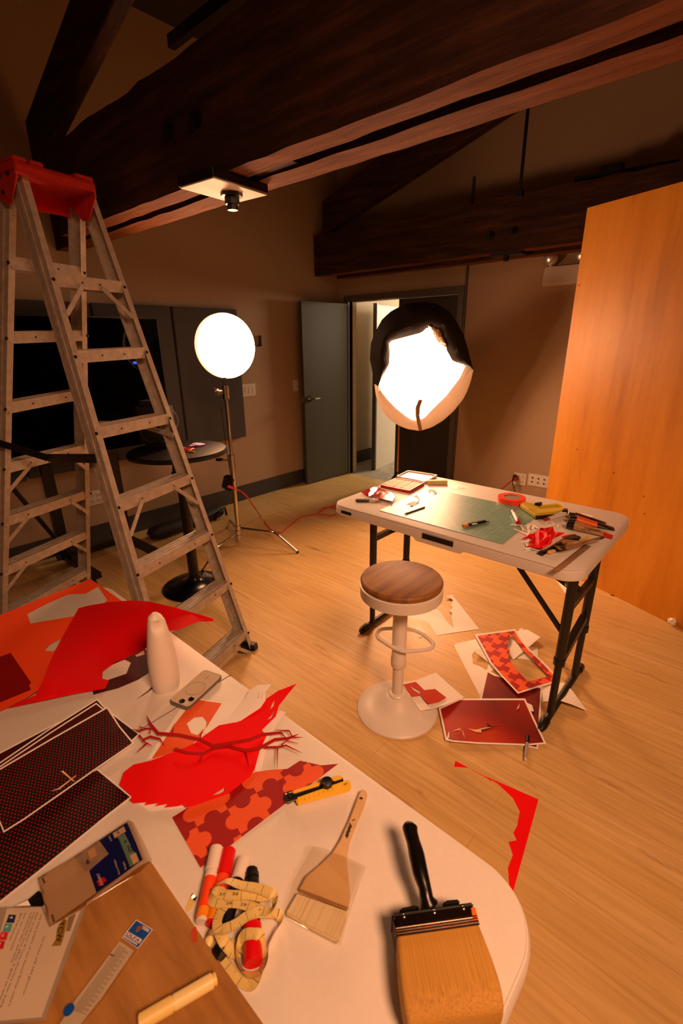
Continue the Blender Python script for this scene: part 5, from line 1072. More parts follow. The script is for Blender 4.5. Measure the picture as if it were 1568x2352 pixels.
# thorny branch
paths = [([(215, 290), (240, 345), (290, 405), (420, 415), (560, 445), (640, 485), (740, 470), (880, 445), (960, 412), (1080, 400), (1112, 440)], 20), ([(395, 505), (480, 530), (580, 535), (650, 500), (740, 488), (850, 515), (940, 500), (1040, 445), (1130, 436), (1190, 410)], 20),
         ([(120, 378), (170, 390), (215, 372), (288, 382)], 13), ([(850, 515), (875, 622)], 13), ([(556, 448), (576, 374)], 12), ([(378, 415), (392, 342)], 12), ([(165, 415), (190, 445), (240, 425), (300, 440), (332, 486)], 14), ([(190, 445), (212, 472), (150, 527)], 14), ([(212, 465), (252, 487)], 12),
         ([(1040, 383), (1130, 388), (1152, 430), (1218, 431)], 13), ([(1110, 450), (1190, 471)], 10), ([(975, 495), (1070, 492), (1110, 482), (1212, 531)], 14), ([(1056, 490), (1053, 637)], 14), ([(1080, 480), (1132, 440)], 12), ([(560, 582), (582, 532)], 12), ([(168, 362), (215, 375)], 9), ([(235, 405), (245, 345)], 10)]
q = MB()
for k, (pl, wd) in enumerate(paths):
    P = [Vector(p) for p in Q(K3, *pl)]; n_ = len(P); Lh, Rh = [], []
    for i, p in enumerate(P):
        d_ = (P[min(i+1, n_-1)]-P[max(i-1, 0)]).normalized(); nn = Vector((d_.y, -d_.x)); w_ = wd/2.8/2*(.12 if i == n_-1 or (i == 0 and k in (0, 2, 9)) else (.8 if i in (1, n_-2) else 1))
        zz = z0+.012+.003*math.sin(i*1.3+k)+.0003*k
        Lh.append(PZ(p.x+nn.x*w_, p.y+nn.y*w_, zz)); Rh.append(PZ(p.x-nn.x*w_, p.y-nn.y*w_, zz))
    T1 = [[q.bm.verts.new(p+up*o) for p in Lh] for o in (0, .0006)]; T2 = [[q.bm.verts.new(p+up*o) for p in Rh] for o in (0, .0006)]
    for i in range(n_-1):
        q.bm.faces.new((T1[1][i], T1[1][i+1], T2[1][i+1], T2[1][i])); q.bm.faces.new((T1[0][i], T2[0][i], T2[0][i+1], T1[0][i+1]))
        q.bm.faces.new((T1[0][i], T1[0][i+1], T1[1][i+1], T1[1][i])); q.bm.faces.new((T2[0][i], T2[1][i], T2[1][i+1], T2[0][i+1]))
    for i in (0, n_-1): q.bm.faces.new((T1[0][i], T1[1][i], T2[1][i], T2[0][i]))
tag(q.build('branch_cutout', mat('branch_red_paper', 'a80408', .8, spec=.2), smooth=False), 'darker red thorny branch paper cutout lying across the red bird shape', 'paper cutout')
# puzzle pattern sheet
P = Q(K3, (378, 945), (470, 887), (600, 832), (740, 790), (905, 655), (1000, 640), (1120, 632), (1200, 580), (1250, 590), (1335, 610), (1445, 600), (1120, 845), (700, 1165), (560, 1268))
angP = angle_of(Q(K3, (560, 1268))[0], Q(K3, (1120, 845))[0], z0)
tag(sheet('patterned_sheet', hs(P, [0]*8+[.003, .004, .006, .002, 0, 0]), z0+.0004, puzzle('puzzle_print_table', '98080a', 'e45824', .060, -angP+.12, .26)), 'puzzle patterned red and orange sheet under the red bird shape', 'paper')
# yellow snap off knife
kn = thing('utility_knife', 'large yellow snap off knife with a black wheel at the table edge', 'knife', PZ(*Q(K6, (700, 180))[0], z0))
M_ky = mat('knife_yellow', 'ecbc2c', .4)
def slab_top(name, pts, z, h, m, parent, bev=.002, seg=2, ang=40):
    P = [PZ(x, y, z+h) for x, y in pts]; q = MB(); q.prism([p-up*h for p in P], P); return q.bevel(bev, seg, ang).build(name, m, parent)
kz = z0+.003
slab_top('grip', Q(K6, (412, 262), (960, 70), (1040, 42), (1070, 70), (1080, 130), (1055, 152), (440, 320), (416, 312)), kz, .013, M_ky, kn, .003)
slab_top('upper_grip', Q(K6, (368, 182), (940, -5), (970, 0), (975, 28), (380, 212)), kz, .013, M_ky, kn, .002)
slab_top('channel', Q(K6, (300, 222), (975, 26), (985, 62), (330, 285)), kz, .009, M_black, kn, .001)
slab_top('blade_holder', Q(K6, (285, 218), (370, 192), (420, 262), (330, 318), (280, 305), (268, 268)), kz, .008, mat('steel_plate', '6a6058', .3, .9), kn, .001)
for a, b in (((285, 220), (372, 190)), ((315, 322), (412, 292))):
    pa_, pb_ = [PZ(*x, kz+.009) for x in Q(K6, a, b)]; MB().bar(pa_, pb_, up, .002, .001).build('steel_edge', M_chrome, kn, smooth=False)
wc = PZ(*Q(K6, (786, 84))[0], kz+.02); q = MB(); q.lathe([(.011, -.008), (.0115, -.002), (.0115, .002), (.010, .0035), (.006, .0025), (.0001, .0025)], wc, 14); q.build('lock_wheel', M_black, kn)
slab_top('slider', Q(K6, (690, 105), (860, 50), (880, 75), (705, 135)), kz, .015, M_black, kn, .002)
slab_top('slot', Q(K6, (985, 105), (1030, 92), (1034, 104), (990, 120)), kz+.0125, .001, mat('slot_brown', '8a5a14', .6), kn, .0003)
q = MB()
for i in range(8):
    p = Q(K6, (540+i*55, 268-i*17))[0]; q.obox(PZ(*p, kz+.0132), Vector((1, .6, 0)), Vector((-.6, 1, 0)), up, .0012, .0045, .0008)
q.build('grip_ridges', mat('knife_yellow_light', 'f2cc4c', .4), kn, smooth=False)
# hake brush in its clear sleeve
hk_ = thing('hake_brush', 'wide flat pale wooden brush in a clear plastic sleeve', 'paint brush', PZ(*Q(K6, (900, 1200))[0], z0))
M_hw = wood('hake_wood', 'c4a070', 'd2b07e', 'dabb8a', (3, 18, 3), ns=1.5, rough=.55, fine=.12)
slab_top('handle', Q(K6, (1185, 190), (1215, 166), (1250, 172), (1271, 220), (1245, 320), (1185, 470), (1120, 620), (1060, 780), (1032, 930), (1028, 1050), (1045, 1200), (1066, 1420), (1040, 1600), (445, 1372), (530, 1212), (700, 1070), (850, 922), (940, 780), (1050, 540), (1160, 250)), z0+.003, .009, M_hw, hk_, .002)
def bristle_mat(name, a, b, c, rot, sc):
    t = NT(name); v = t.coord('Object', rot=(0, 0, -rot)); mp2 = t.add('ShaderNodeMapping'); mp2.inputs['Scale'].default_value = (2, sc, sc); t.l(v, mp2.inputs['Vector']); f = t.noise(mp2.outputs[0], 1., 6, .7)
    t.col(t.ramp(f, [(.3, a), (.5, b), (.72, c)])); t.b.inputs['Roughness'].default_value = .7; t.bump(f, .35, .003); return t.m
ah = angle_of(Q(K6, (740, 1500))[0], Q(K6, (590, 1820))[0], z0)
slab_top('bristles', Q(K6, (432, 1398), (1030, 1622), (1018, 1720), (925, 1990), (880, 1985), (580, 1830), (288, 1650), (340, 1560)), z0+.002, .009, bristle_mat('hake_bristles', 'cfbd92', 'e8dab4', 'f2e8cc', ah, 420), hk_, .002)
for a, b in (((446, 1372), (1040, 1600)), ((432, 1420), (1030, 1632))):
    pa_, pb_ = [PZ(*x, z0+.0125) for x in Q(K6, a, b)]; MB().bar(pa_, pb_, up, .0008, .0004).build('stitch_line', mat('stitch_brown', '7a4a20', .8), hk_, smooth=False)
MB().cyl(PZ(*Q(K6, (1198, 288))[0], z0+.010), PZ(*Q(K6, (1198, 288))[0], z0+.0123), .0034, n=16).build('hang_hole', mat('hole_dark', '2a140a', .8), hk_)
q = MB()
for i in range(9):
    t = i/8; p = lerp(Vector(Q(K6, (1072, 600))[0]), Vector(Q(K6, (1020, 740))[0]), t); c = PZ(p.x, p.y, z0+.0123); q.obox(c, Vector((1, -.35, 0)), Vector((.35, 1, 0)), up, .0032 if i % 3 else .0042, .0009, .0002)
c = PZ(*Q(K6, (1106, 540))[0], z0+.0123); q.obox(c, Vector((.35, 1, 0)), Vector((1, -.35, 0)), up, .003, .0007, .0002); q.build('stamped_marks', M_black, hk_, smooth=False)
SL = Q(K6, (615, 855), (760, 880), (855, 932), (1030, 990), (1258, 1100), (1180, 1300), (1060, 1660), (952, 2052), (880, 2012), (560, 1850), (268, 1690), (290, 1620), (370, 1310), (490, 1080))
rnd = random.Random(5)
sheet('plastic_sleeve', hs(SL, [.010, .013, .004, .003, .001, .001, .002, .001, 0, 0, 0, .001, .003, .008]), z0+.0150, clear('clear_plastic', 'fbf9f5', .08, .06), hk_, step=9, lift=lambda x, y: .0009*math.sin(x*.35+y*.2)*math.cos(y*.23))
# big block brush
bk = thing('block_brush', 'huge brown bristled block brush with a black handle at the near corner of the table', 'paint brush', PZ(*Q(C7, (750, 1400))[0], z0))
HB = .050; fl = Q(C7, (388, 1298), (1052, 1204))
LE = [PZ(x, y, z0+HB) for x, y in Q(C7, (386, 1290), (402, 1540), (432, 1800))]; RE = [PZ(x, y, z0+HB) for x, y in Q(C7, (1052, 1200), (1150, 1450), (1232, 1690))]
tipd = (LE[2]+RE[2]-LE[0]-RE[0]); tipd.z = 0; tipl = tipd.length/2; tipd.normalize(); sided = (RE[0]-LE[0]); sided.z = 0; sided.normalize()
q = MB(); rings = []
for t in (0, .12, .25, .38, .5, .62, .74, .84, .90, .94, .97, .99, 1.0):
    tt = t*2; a = lerp(LE[0], LE[1], tt) if tt < 1 else lerp(LE[1], LE[2], tt-1); b = lerp(RE[0], RE[1], tt) if tt < 1 else lerp(RE[1], RE[2], tt-1)
    k = max(0, (t-.84)/.16); sh = 1-math.sqrt(max(0, 1-k*k)); push = tipd*(.020*k); hw_ = (b-a).length/2-.006*sh; c = (a+b)/2+push; c.z = z0; zt, zb = HB-.016*sh, .003+.004*sh; ring = []
    rr_ = .007
    for (sx_, sz_, a0) in ((1, 1, 0), (-1, 1, 90), (-1, -1, 180), (1, -1, 270)):
        for m_ in range(5):
            th_ = math.radians(a0+90*m_/4); ring.append(c+sided*(sx_*(hw_-rr_)+rr_*math.cos(th_))+up*((zt-rr_ if sz_ > 0 else zb+rr_)+rr_*math.sin(th_)))
    rings.append([q.bm.verts.new(p) for p in ring])
for r0_, r1_ in zip(rings, rings[1:]):
    for m_ in range(20): q.bm.faces.new((r0_[m_], r0_[(m_+1) % 20], r1_[(m_+1) % 20], r1_[m_]))
q.bm.faces.new(rings[0][::-1]); q.bm.faces.new(rings[-1])
ab = math.atan2(tipd.y, tipd.x); q.build('bristles', bristle_mat('amber_bristles', '8a5e22', 'c08e38', 'd4a44a', ab, 700), bk)
fe = Q(C7, (350, 1110), (1000, 1020), (1050, 1200), (388, 1295))
F4_ = [PZ(x, y, z0+HB+.001) for x, y in fe]; q = MB(); q.prism([p-up*HB for p in F4_], F4_); q.bevel(.004, 2, 40).build('ferrule', mat('dark_steel', '5a4a40', .22, .95), bk)
for t in (.62, .72, .84, .96):
    a, b = lerp(F4_[0], F4_[3], t), lerp(F4_[1], F4_[2], t); MB().bar(a+up*.0005, b+up*.0005, up, .003, .0025).bevel(.0008, 1).build('ferrule_ridge', mat('ridge_steel', '8a7464', .2, 1.), bk)
for t in (.13, .5, .86):
    p = lerp(lerp(F4_[0], F4_[1], t), lerp(F4_[3], F4_[2], t), .18); MB().sphere(p, .0035, 10, (1, 1, .6)).build('rivet', M_chrome, bk)
a, b = lerp(F4_[1], F4_[2], .25), lerp(F4_[1], F4_[2], .80); dm_ = (F4_[0]-F4_[1]).normalized(); MB().prism([a, b, b+dm_*.008, a+dm_*.006], [p+up*.0015 for p in (a, b, b+dm_*.008, a+dm_*.006)]).build('orange_sticker', mat('sticker_orange', 'f07010', .5), bk, smooth=False)
blk = [PZ(x, y, z0+HB+.002) for x, y in Q(C7, (343, 1100), (997, 1010), (1003, 1040), (350, 1130))]; q = MB(); q.prism([p-up*HB*.9 for p in blk], blk); q.bevel(.003, 2).build('block', mat('block_black', '120e0c', .3), bk)
for pl in (((405, 1085), (415, 1060), (540, 1035), (575, 1058)), ((750, 1035), (775, 998), (885, 988), (892, 1018))):
    slab_top('clip', Q(C7, *pl), z0+.012, .026, M_blackmetal, bk, .002)
hp_ = [(640, 1035, .034, 66), (625, 985, .04, 46), (610, 900, .046, 44), (575, 780, .052, 54), (545, 640, .056, 56), (520, 540, .058, 48), (500, 470, .060, 50), (492, 425, .060, 55), (494, 402, .060, 40)]
hc = [PZ(*Q(C7, (x, y))[0], z0+h) for x, y, h, r in hp_]; hr = [r/3.484*(CAM-c).length/F_PX*.92 for c, (x, y, h, r) in zip(hc, hp_)]
hcs = spline(hc, 4); hrs = []
for i in range(len(hr)-1):
    for k in range(4): hrs.append(hr[i]+(hr[i+1]-hr[i])*k/4)
hrs.append(hr[-1]); MB().tube(hcs, hrs, 18).build('handle', mat('handle_black', '0c0a09', .28), bk)
# ---- markers
def marker(label, p, q_, rad, segs, zz=0.): return stick('marker_pen', label, 'marker', Q(K5, p)[0], Q(K5, q_)[0], z0+zz, rad, segs)
M_lab = mat('orange_label', 'f0480c', .45); M_lab2 = mat('amber_label', 'f09018', .45); M_rcap = mat('red_cap', 'd80a12', .35); M_wcap = mat('white_cap', 'e6dccf', .4)
marker('marker with a white cap and orange label, leftmost of the markers', (440, 1195), (622, 305), .0115, [(0, .04, .85, M_wcap, 'end_plug'), (.04, .16, .95, M_lab2, 'label_tip'), (.16, .56, .95, M_lab, 'label'), (.56, .66, .93, M_wcap, 'neck'), (.66, 1, 1.05, M_wcap, 'cap')])
marker('marker with a red cap and orange label, second of the markers from the left', (560, 1230), (768, 325), .0115, [(0, .04, .85, M_rcap, 'end_plug'), (.04, .20, .95, M_lab2, 'label_tip'), (.20, .62, .95, M_lab, 'label'), (.62, 1, 1.05, M_rcap, 'cap')])
marker('marker with a white cap and black barrel, third of the markers from the left', (700, 1290), (945, 445), .0115, [(0, .05, .85, M_black, 'end_plug'), (.05, .68, .95, M_black, 'barrel'), (.68, 1, 1.05, M_wcap, 'cap')])
mk_ = marker('black marker with a bright red cap pointing toward the viewer', (1035, 560), (1052, 1700), .0125, [(0, .05, .8, M_black, 'ribbed_end'), (.05, .13, .95, M_black, 'end_plug'), (.13, .62, .95, M_black, 'barrel'), (.62, 1, 1.08, M_rcap, 'cap')])
marker('short black marker end sticking out from under the wooden board', (640, 1490), (700, 1580), .011, [(0, 1, 1, M_black, 'barrel')])
# ---- measuring tape
def ribbon(name, pts, width, m, parent):
    P = spline([PZ(*Q(K5, (x, y))[0], z0+h) for x, y, h, tl in pts], 6); TL = []
    for i in range(len(pts)-1):
        for k in range(6): TL.append(pts[i][3]+(pts[i+1][3]-pts[i][3])*k/6)
    TL.append(pts[-1][3]); q = MB(); uvl = q.bm.loops.layers.uv.new('UVMap'); A_, B_, U = [], [], [0.]
    for i, p in enumerate(P):
        d_ = (P[min(i+1, len(P)-1)]-P[max(i-1, 0)]).normalized(); n_ = up.cross(d_).normalized(); w_ = (n_*math.cos(TL[i])+up*math.sin(TL[i]))*width/2
        if i: U.append(U[-1]+(P[i]-P[i-1]).length)
        A_.append(p+w_); B_.append(p-w_)
    th = Vector((0, 0, .0005)); a1 = [q.bm.verts.new(p) for p in A_]; b1 = [q.bm.verts.new(p) for p in B_]; a2 = [q.bm.verts.new(p-th) for p in A_]; b2_ = [q.bm.verts.new(p-th) for p in B_]
    for i in range(len(P)-1):
        for fc, vv in (((a1[i], a1[i+1], b1[i+1], b1[i]), (1, 1, 0, 0)), ((a2[i], b2_[i], b2_[i+1], a2[i+1]), (1, 0, 0, 1))):
            f = q.bm.faces.new(fc); uu = (U[i], U[i+1], U[i+1], U[i]) if vv[1] == 1 else (U[i], U[i], U[i+1], U[i+1])
            for lp_, u_, v_ in zip(f.loops, uu, vv): lp_[uvl].uv = (u_, v_)
        q.bm.faces.new((a1[i], a2[i], a2[i+1], a1[i+1])); q.bm.faces.new((b1[i], b1[i+1], b2_[i+1], b2_[i]))
    return q.build(name, m, parent, fixn=False)
def tape_mat():
    t = NT('yellow_tape'); tc = t.add('ShaderNodeTexCoord'); s = t.add('ShaderNodeSeparateXYZ'); t.l(tc.outputs['UV'], s.inputs[0])
    def ticks(per, duty, v1): return t.math('MULTIPLY', t.math('LESS_THAN', t.math('FRACT', t.math('DIVIDE', s.outputs[0], per)), duty), t.math('LESS_THAN', s.outputs[1], v1))
    f = t.math('MAXIMUM', ticks(.0254/8, .14, .22), t.math('MAXIMUM', ticks(.0127, .045, .42), ticks(.0254, .028, 1.0)))
    t.col(t.mix(f, 'dcc47a', '2a1c0c')); t.b.inputs['Roughness'].default_value = .45; return t.m
mt_ = thing('measuring_tape', 'yellow cloth measuring tape tangled over the markers', 'measuring tape', PZ(*Q(K5, (900, 1200))[0], z0))
tp_ = [(1290, 800, .034, .2), (1150, 830, .032, 0), (1000, 805, .031, 0), (850, 812, .031, 0), (700, 802, .031, 0), (610, 770, .030, -.4), (600, 700, .034, -.9), (680, 655, .038, -.7), (770, 645, .038, -.4), (900, 690, .038, -.2), (1080, 725, .038, 0), (1250, 785, .038, .2), (1305, 850, .034, .8), (1290, 950, .030, 1.), (1220, 1000, .028, .3), (1130, 985, .028, 0), (1000, 940, .028, 0), (850, 905, .028, 0), (700, 902, .028, 0), (570, 885, .026, -.4), (522, 810, .024, -1.1), (560, 730, .026, -1.1), (660, 760, .0265, -.3), (720, 900, .0265, 0), (690, 960, .026, 0), (645, 1040, .026, .2), (615, 1150, .026, .2), (640, 1250, .026, .1), (690, 1360, .024, 0), (760, 1450, .016, 0), (815, 1505, .008, 0), (880, 1480, .004, 0), (900, 1400, .004, 0), (760, 1400, .005, 0), (620, 1390, .007, 0), (540, 1340, .010, -.4), (510, 1290, .016, -.9), (560, 1240, .022, -.4), (700, 1215, .028, 0), (850, 1150, .029, 0), (970, 1065, .029, 0), (1090, 1020, .029, .2), (1240, 1020, .022, .3), (1340, 1040, .012, .3), (1372, 1120, .008, .9), (1310, 1250, .010, 1.2), (1240, 1390, .010, 1.3), (1215, 1500, .009, 1.3), (1195, 1620, .008, 1.1), (1110, 1735, .008, .6), (1010, 1760, .008, .6), (910, 1690, .009, 1.1), (862, 1560, .009, 1.3), (880, 1400, .012, 1.2), (940, 1290, .024, .3), (1050, 1270, .0275, 0), (1120, 1290, .026, .2), (1150, 1400, .016, .6), (1170, 1560, .006, .9), (1130, 1720, .006, .8), (1060, 1850, .006, .2), (1000, 1885, .004, 0), (880, 1815, .003, 0), (780, 1705, .003, 0), (690, 1585, .003, 0)]
ribbon('tape_band', tp_, .0145, tape_mat(), mt_)
for s_, a, b, h in (('37', (640, 815), (705, 822), .0318), ('38', (795, 815), (868, 815), .0318), ('28', (720, 925), (790, 922), .029), ('29', (892, 935), (962, 948), .029), ('30', (1060, 985), (1130, 1000), .029)):
    text_px('tape_number', s_, M_black, mt_, Q(K5, a)[0], Q(K5, b)[0], z0+h, 7)
te = Q(K5, (300, 830), (318, 788), (375, 830), (352, 885)); tl_ = thing('measuring_tape_end', 'brown metal tip of a yellow measuring tape beside the wooden board', 'measuring tape', PZ(*te[0], z0))
sheet('tape_end', Q(K5, (262, 920), (295, 832), (352, 882), (300, 985), (262, 1010), (235, 985)), z0+.001, mat('tape_yellow_end', 'dcc47a', .45), tl_)
slab_top('metal_tip', te, z0+.0015, .0012, mat('brown_metal', '5a2c14', .3, .8), tl_, .0003); MB().cyl(PZ(*Q(K5, (333, 832))[0], z0+.0025), PZ(*Q(K5, (333, 832))[0], z0+.0036), .003, n=14).build('eyelet', M_chrome, tl_)
# ---- wooden board and what lies on it
ZB = z0+.012; M_brd = wood('brown_board', '7a5022', 'a07238', 'b88648', (3, 22, 3), (0, 0, .9), ns=1.4, rough=.5, fine=.25)
bp = [(345, 1976), (470, 2160), (606, 2353), (640, 2402), (420, 2560), (-330, 2420), (-120, 2210), (80, 2108)]
P = [PZ(x, y, ZB) for x, y in bp]; q = MB(); q.prism([p-up*.0118 for p in P], P); tag(q.bevel(.0015, 2, 40).build('wooden_board', M_brd), 'flat brown wooden board in the bottom left corner', 'board')
tag(sheet('paper_scrap', Q(K5, (330, 1202), (368, 1190), (374, 1260), (382, 1368), (320, 1376), (300, 1250)), ZB, stripes('red_stripes', 'c81c10', 'a85a24', .0022, .5)), 'small red striped paper scrap on the edge of the wooden board', 'paper scrap')
stick('yellow_pen', 'long pale yellow plastic pen lying on the wooden board at the bottom', 'pen', (322, 2360), (499, 2256), ZB, .0095, [(0, .42, 1, mat('pen_yellow', 'e8cc78', .4), 'barrel'), (.42, .95, .96, mat('pen_yellow_pale', 'ecd690', .4), 'cap'), (.95, 1, .8, mat('pen_yellow', 'e8cc78', .4), 'cap_end')])
# blade pack
op = thing('blade_pack', 'narrow clear pack of knife blades with a blue header card on the wooden board', 'pack', PZ(*Q(K8, (1000, 550))[0], ZB))
sheet('clear_pouch', [(x, y, .004) for x, y in Q(K8, (1092, 292), (1238, 392), (1180, 470), (940, 832), (840, 960), (700, 1110), (470, 1110), (650, 850), (800, 662), (960, 460))], ZB+.001, clear('pouch_film', 'fcfaf6', .16, .03), op, step=8, lift=lambda x, y: .0004*math.sin(x*.13+y*.05))
sheet('blade_card', Q(K8, (1075, 322), (1205, 405), (920, 820), (690, 1110), (510, 1110), (670, 860), (815, 672)), ZB, mat('printed_grey_card', 'c4baa8', .6, noise=.06, nscale=150), op)
hd_ = Q(K8, (1225, 124), (1376, 214), (1240, 388), (1094, 288)); hdr = sheet('header_card', hd_, ZB+.005, mat('card_white', 'd6cabc', .5), op)
sheet('header_print', inset(hd_, 2.0), ZB+.0056, mat('blade_blue', '06489c', .45), hdr)
sheet('logo_panel', Q(K8, (1140, 226), (1278, 304), (1252, 342), (1124, 262)), ZB+.0062, mat('card_white', 'd6cabc', .5), hdr)
M_navy = mat('ink_navy', '14205e', .5); M_inkw = mat('ink_white', 'dcd4ca', .5); M_ink = mat('ink_brown', '2a1e16', .6)
text_px('brand_lettering', 'OLFA', M_navy, hdr, Q(K8, (1130, 262))[0], Q(K8, (1250, 334))[0], ZB+.0068, 8, bold=.02)
[print_line('small_print', M_inkw, hdr, Q(K8, (1285+k*8, 186-k*14))[0], Q(K8, (1345+k*8, 222-k*14))[0], ZB+.0063, 1.6, 5) for k in (0, -1)]
print_line('small_print', M_inkw, hdr, Q(K8, (1116, 276))[0], Q(K8, (1236, 352))[0], ZB+.0063, 2.2, 9)
MB().cyl(PZ(*Q(K8, (1254, 217))[0], ZB+.0045), PZ(*Q(K8, (1254, 217))[0], ZB+.0068), .005, n=18).build('hang_hole', mat('hole_brown', '5a3414', .7), hdr)
text_px('small_lettering', '40', M_navy, op, Q(K8, (985, 448))[0], Q(K8, (1022, 462))[0], ZB+.0014, 5, bold=.02)
c = PZ(*Q(K8, (620, 940))[0], ZB+.006); MB().cyl(c, c+up*.0006, .0065, n=20).build('blue_dot', mat('blade_blue', '06489c', .45), op)
q = MB()
for i in range(44):
    t = i/43; a = lerp(Vector(Q(K8, (1060, 350))[0]), Vector(Q(K8, (640, 930))[0]), t); b = lerp(Vector(Q(K8, (1180, 425))[0]), Vector(Q(K8, (800, 985))[0]), t)
    q.bar(PZ(*lerp(a, b, .08), ZB+.0008), PZ(*lerp(a, b, .86 if i % 3 else .6), ZB+.0008), up, .0006, .0002)
q.build('text_lines', mat('ink_grey', '8a8272', .7), op, smooth=False)
# stencil pamphlet
tcw = [(-120, 880), (365, 862), (432, 1030), (735, 866), (600, 1240), (380, 1842), (0, 1872), (-160, 1885)]
pm = tag(sheet('pamphlet', Q(K4, *tcw), ZB, mat('pamphlet_grey', '948878', .6)), 'printed white pamphlet with lines of text at the left bottom corner', 'pamphlet')
sheet('paper_face', Q(K4, (60, 884), (350, 872), (420, 1045), (640, 925), (690, 900), (560, 1240), (355, 1815), (0, 1845), (-160, 1860), (-60, 1300)), ZB+.0007, mat('pamphlet_cream', 'c4b49c', .6), pm)
lines = [('let these will add glimmer', (372, 1130), (190, 1635)), ('any may project of our Stencil Butter colors', (352, 935), (70, 1720)), ('sheer to use over all Tacky-when-Dry clear drying', (318, 915), (0, 1735)), ('improve for best effect. It goes on white, but', (288, 920), (-60, 1800)), ('completely clear and tacky', (262, 920), (92, 1350)), ('Join our community', (215, 922), (85, 1245)), ('@TCWstencils', (178, 922), (76, 1160))]
for s_, a, b in lines: text_px('text_line', s_, M_ink, pm, Q(K4, a)[0], Q(K4, b)[0], ZB+.0013, 4.2)
for k, (c_, col_) in enumerate((((98, 972), '1c2450'), ((66, 1048), '4a9a94'), ((32, 1120), 'c0202c'), ((4, 1196), 'b81420'))):
    pts = [(c_[0]+dx_, c_[1]+dy_) for dx_, dy_ in ((-22, -36), (40, -34), (22, 34), (-46, 32))]; ic = sheet('social_icon', Q(K4, *pts), ZB+.0013, mat('icon_'+str(k), col_, .5), pm)
    text_px('icon_letter', 'ftop'[k], M_inkw, ic, Q(K4, (c_[0]-14, c_[1]-16))[0], Q(K4, (c_[0]-20, c_[1]+10))[0], ZB+.002, 7)
lg = sheet('logo_banner', Q(K4, (545, 965), (575, 985), (548, 1120), (520, 1200), (442, 1206), (476, 1150), (490, 1050)), ZB+.0013, mat('banner_olive', '8a6a1c', .55), pm)
text_px('logo_lettering', 'TCW', M_ink, lg, Q(K4, (512, 1000))[0], Q(K4, (478, 1180))[0], ZB+.002, 11, bold=.03)
sheet('logo_tail', Q(K4, (585, 960), (650, 925), (600, 1075), (565, 1078)), ZB+.0013, mat('tail_grey', '7c6a54', .6), pm)
bc_ = tag(sheet('printed_card', Q(K4, (120, 866), (240, 808), (330, 730), (420, 800), (365, 864)), ZB+.002, M_black), 'black and white card peeking out under the name badge pack', 'card')
sheet('card_stripe', Q(K4, (130, 862), (238, 812), (262, 858)), ZB+.0027, M_paper, bc_)
# name badge pack
ZN = ZB+.004
nb = thing('badge_pack', 'clear plastic pack of name badges with a navy card', 'pack', PZ(*Q(K4, (780, 560))[0], ZB))
sheet('paper_insert', Q(K4, (326, 625), (640, 438), (770, 560), (828, 745), (560, 935), (425, 1030)), ZN, mat('insert_cream', 'c4ab8c', .6), nb)
cdn = sheet('navy_card', Q(K4, (848, 300), (1088, 146), (1228, 466), (826, 746), (764, 562), (930, 415)), ZN+.001, mat('navy_card_ink', '0b1a70', .45), nb)
sheet('photo_panel', Q(K4, (642, 430), (848, 298), (932, 415), (736, 572)), ZN+.0012, mat('photo_mauve', 'a8948c', .5, noise=.2, nscale=60), cdn)
sheet('photo_badge', Q(K4, (748, 392), (808, 356), (832, 420), (774, 462)), ZN+.0018, mat('badge_cream', 'd8b088', .5), cdn)
sheet('photo_pen', Q(K4, (735, 505), (745, 455), (772, 492)), ZN+.0018, mat('pen_violet', '4c4468', .5), cdn)
sheet('teal_strip', Q(K4, (1005, 268), (1068, 238), (1190, 482), (1112, 526)), ZN+.0018, mat('teal_ink', '6a9a96', .5), cdn)
sheet('white_label', Q(K4, (965, 238), (1060, 178), (1080, 222), (982, 280)), ZN+.0022, mat('label_cream', 'dcc4a4', .5), cdn)
text_px('label_digit', '2', M_ink, cdn, Q(K4, (1030, 246))[0], Q(K4, (1012, 212))[0], ZN+.003, 6)
sheet('white_label', Q(K4, (1112, 432), (1164, 402), (1192, 474), (1144, 506)), ZN+.0024, mat('label_cream', 'dcc4a4', .5), cdn)
sheet('red_logo', Q(K4, (828, 650), (892, 612), (914, 642), (850, 694)), ZN+.0018, mat('logo_red', 'd0181c', .5), cdn)
text_px('brand_lettering', 'AVERY', M_inkw, cdn, Q(K4, (888, 682))[0], Q(K4, (846, 575))[0], ZN+.0026, 6.5, bold=.02)
text_px('lettering', 'Name Badges', M_inkw, cdn, Q(K4, (1030, 585))[0], Q(K4, (985, 462))[0], ZN+.0026, 5)
text_px('lettering', 'Badges', M_inkw, cdn, Q(K4, (1085, 545))[0], Q(K4, (1062, 480))[0], ZN+.0026, 5)
text_px('small_lettering', '5392', M_inkw, cdn, Q(K4, (962, 300))[0], Q(K4, (940, 256))[0], ZN+.0026, 4.5)
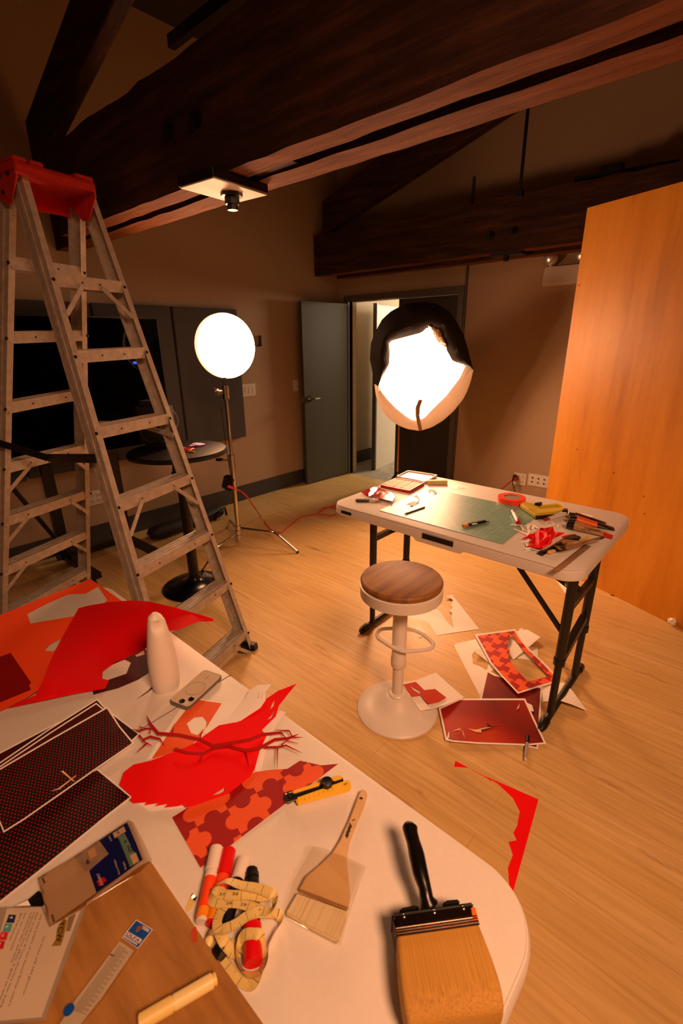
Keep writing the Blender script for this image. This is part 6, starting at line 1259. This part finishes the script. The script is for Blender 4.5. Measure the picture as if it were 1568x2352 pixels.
for a, b, w_, g in (((1108, 515), (1016, 285), 1.6, 12), ((1112, 400), (1096, 340), 2.4, 3), ((1136, 392), (1118, 345), 2.2, 2), ((1078, 322), (1072, 296), 2.6, 1), ((1132, 480), (1122, 440), 1.6, 3), ((1156, 466), (1146, 428), 1.6, 3)): print_line('small_print', M_ink, cdn, Q(K4, a)[0], Q(K4, b)[0], ZN+.0027, w_, g)
for a, b in (((362, 622), (386, 668)), ((445, 935), (464, 1000))): print_line('small_print', M_ink, nb, Q(K4, a)[0], Q(K4, b)[0], ZN+.0008, 2.5, 4)
M_clr = clear('badge_plastic')
CP = Q(K4, (322, 622), (640, 432), (850, 292), (1100, 122), (1146, 148), (1225, 300), (1304, 468), (1210, 560), (740, 850), (425, 1040))
sheet('clear_cover', [(x, y, .003) for x, y in CP], ZN+.006, M_clr, nb, step=10, lift=lambda x, y: .0008*math.sin(x*.4+y*.3))
for t in (0, .5, 1.):
    a, b, c = Q(K4, (1100+t*36, 128+t*14), (1225+t*26, 468+t*6), (740+t*2, 838+t*12)); MB().tube([PZ(*x, ZN+.002+.002*t) for x in (a, b, c)], .0012, 6).build('plastic_edge', film('edge_plastic', 'ecd8c0', .4, .1), nb)
# ------------------------------------------------------------------ repeats share a group
GROUPS = {'marker_pen': 'marker pens', 'paint_tube': 'paint tubes on the far table', 'paint_brush': 'brushes at the right end of the far table', 'scissors': 'scissors on the round table', 'light_switch': 'light switches on the left wall', 'wall_outlet': 'wall outlets', 'folding_table': 'white folding tables', 'light_stand': 'lamp stands', 'lighting_track': 'ceiling lighting tracks', 'paper_scrap': 'loose paper scraps', 'paper_cutout': 'white paper cutouts', 'utility_knife': 'snap off knives', 'lamp_cable': 'thin lamp cables', 'mains_cable': 'cables at the back outlet', 'plastic_film': 'red films on the far table', 'spacer_block': 'spacer blocks between the beams', 'rafter': 'old roof truss timbers'}
for o in [o for o in COL.objects if o.parent is None and 'label' in o.keys() and 'group' not in o.keys()]:
    k = o.name.split('.')[0]
    if k in ('art_print', 'paper_sheet', 'paper_strip'): o['group'] = ('prints' if k == 'art_print' else 'white papers')+(' on the near table' if o.location.z > .5 else ' on the floor')
    elif k in GROUPS and any(p is not o and p.parent is None and p.name.split('.')[0] == k for p in COL.objects): o['group'] = GROUPS[k]
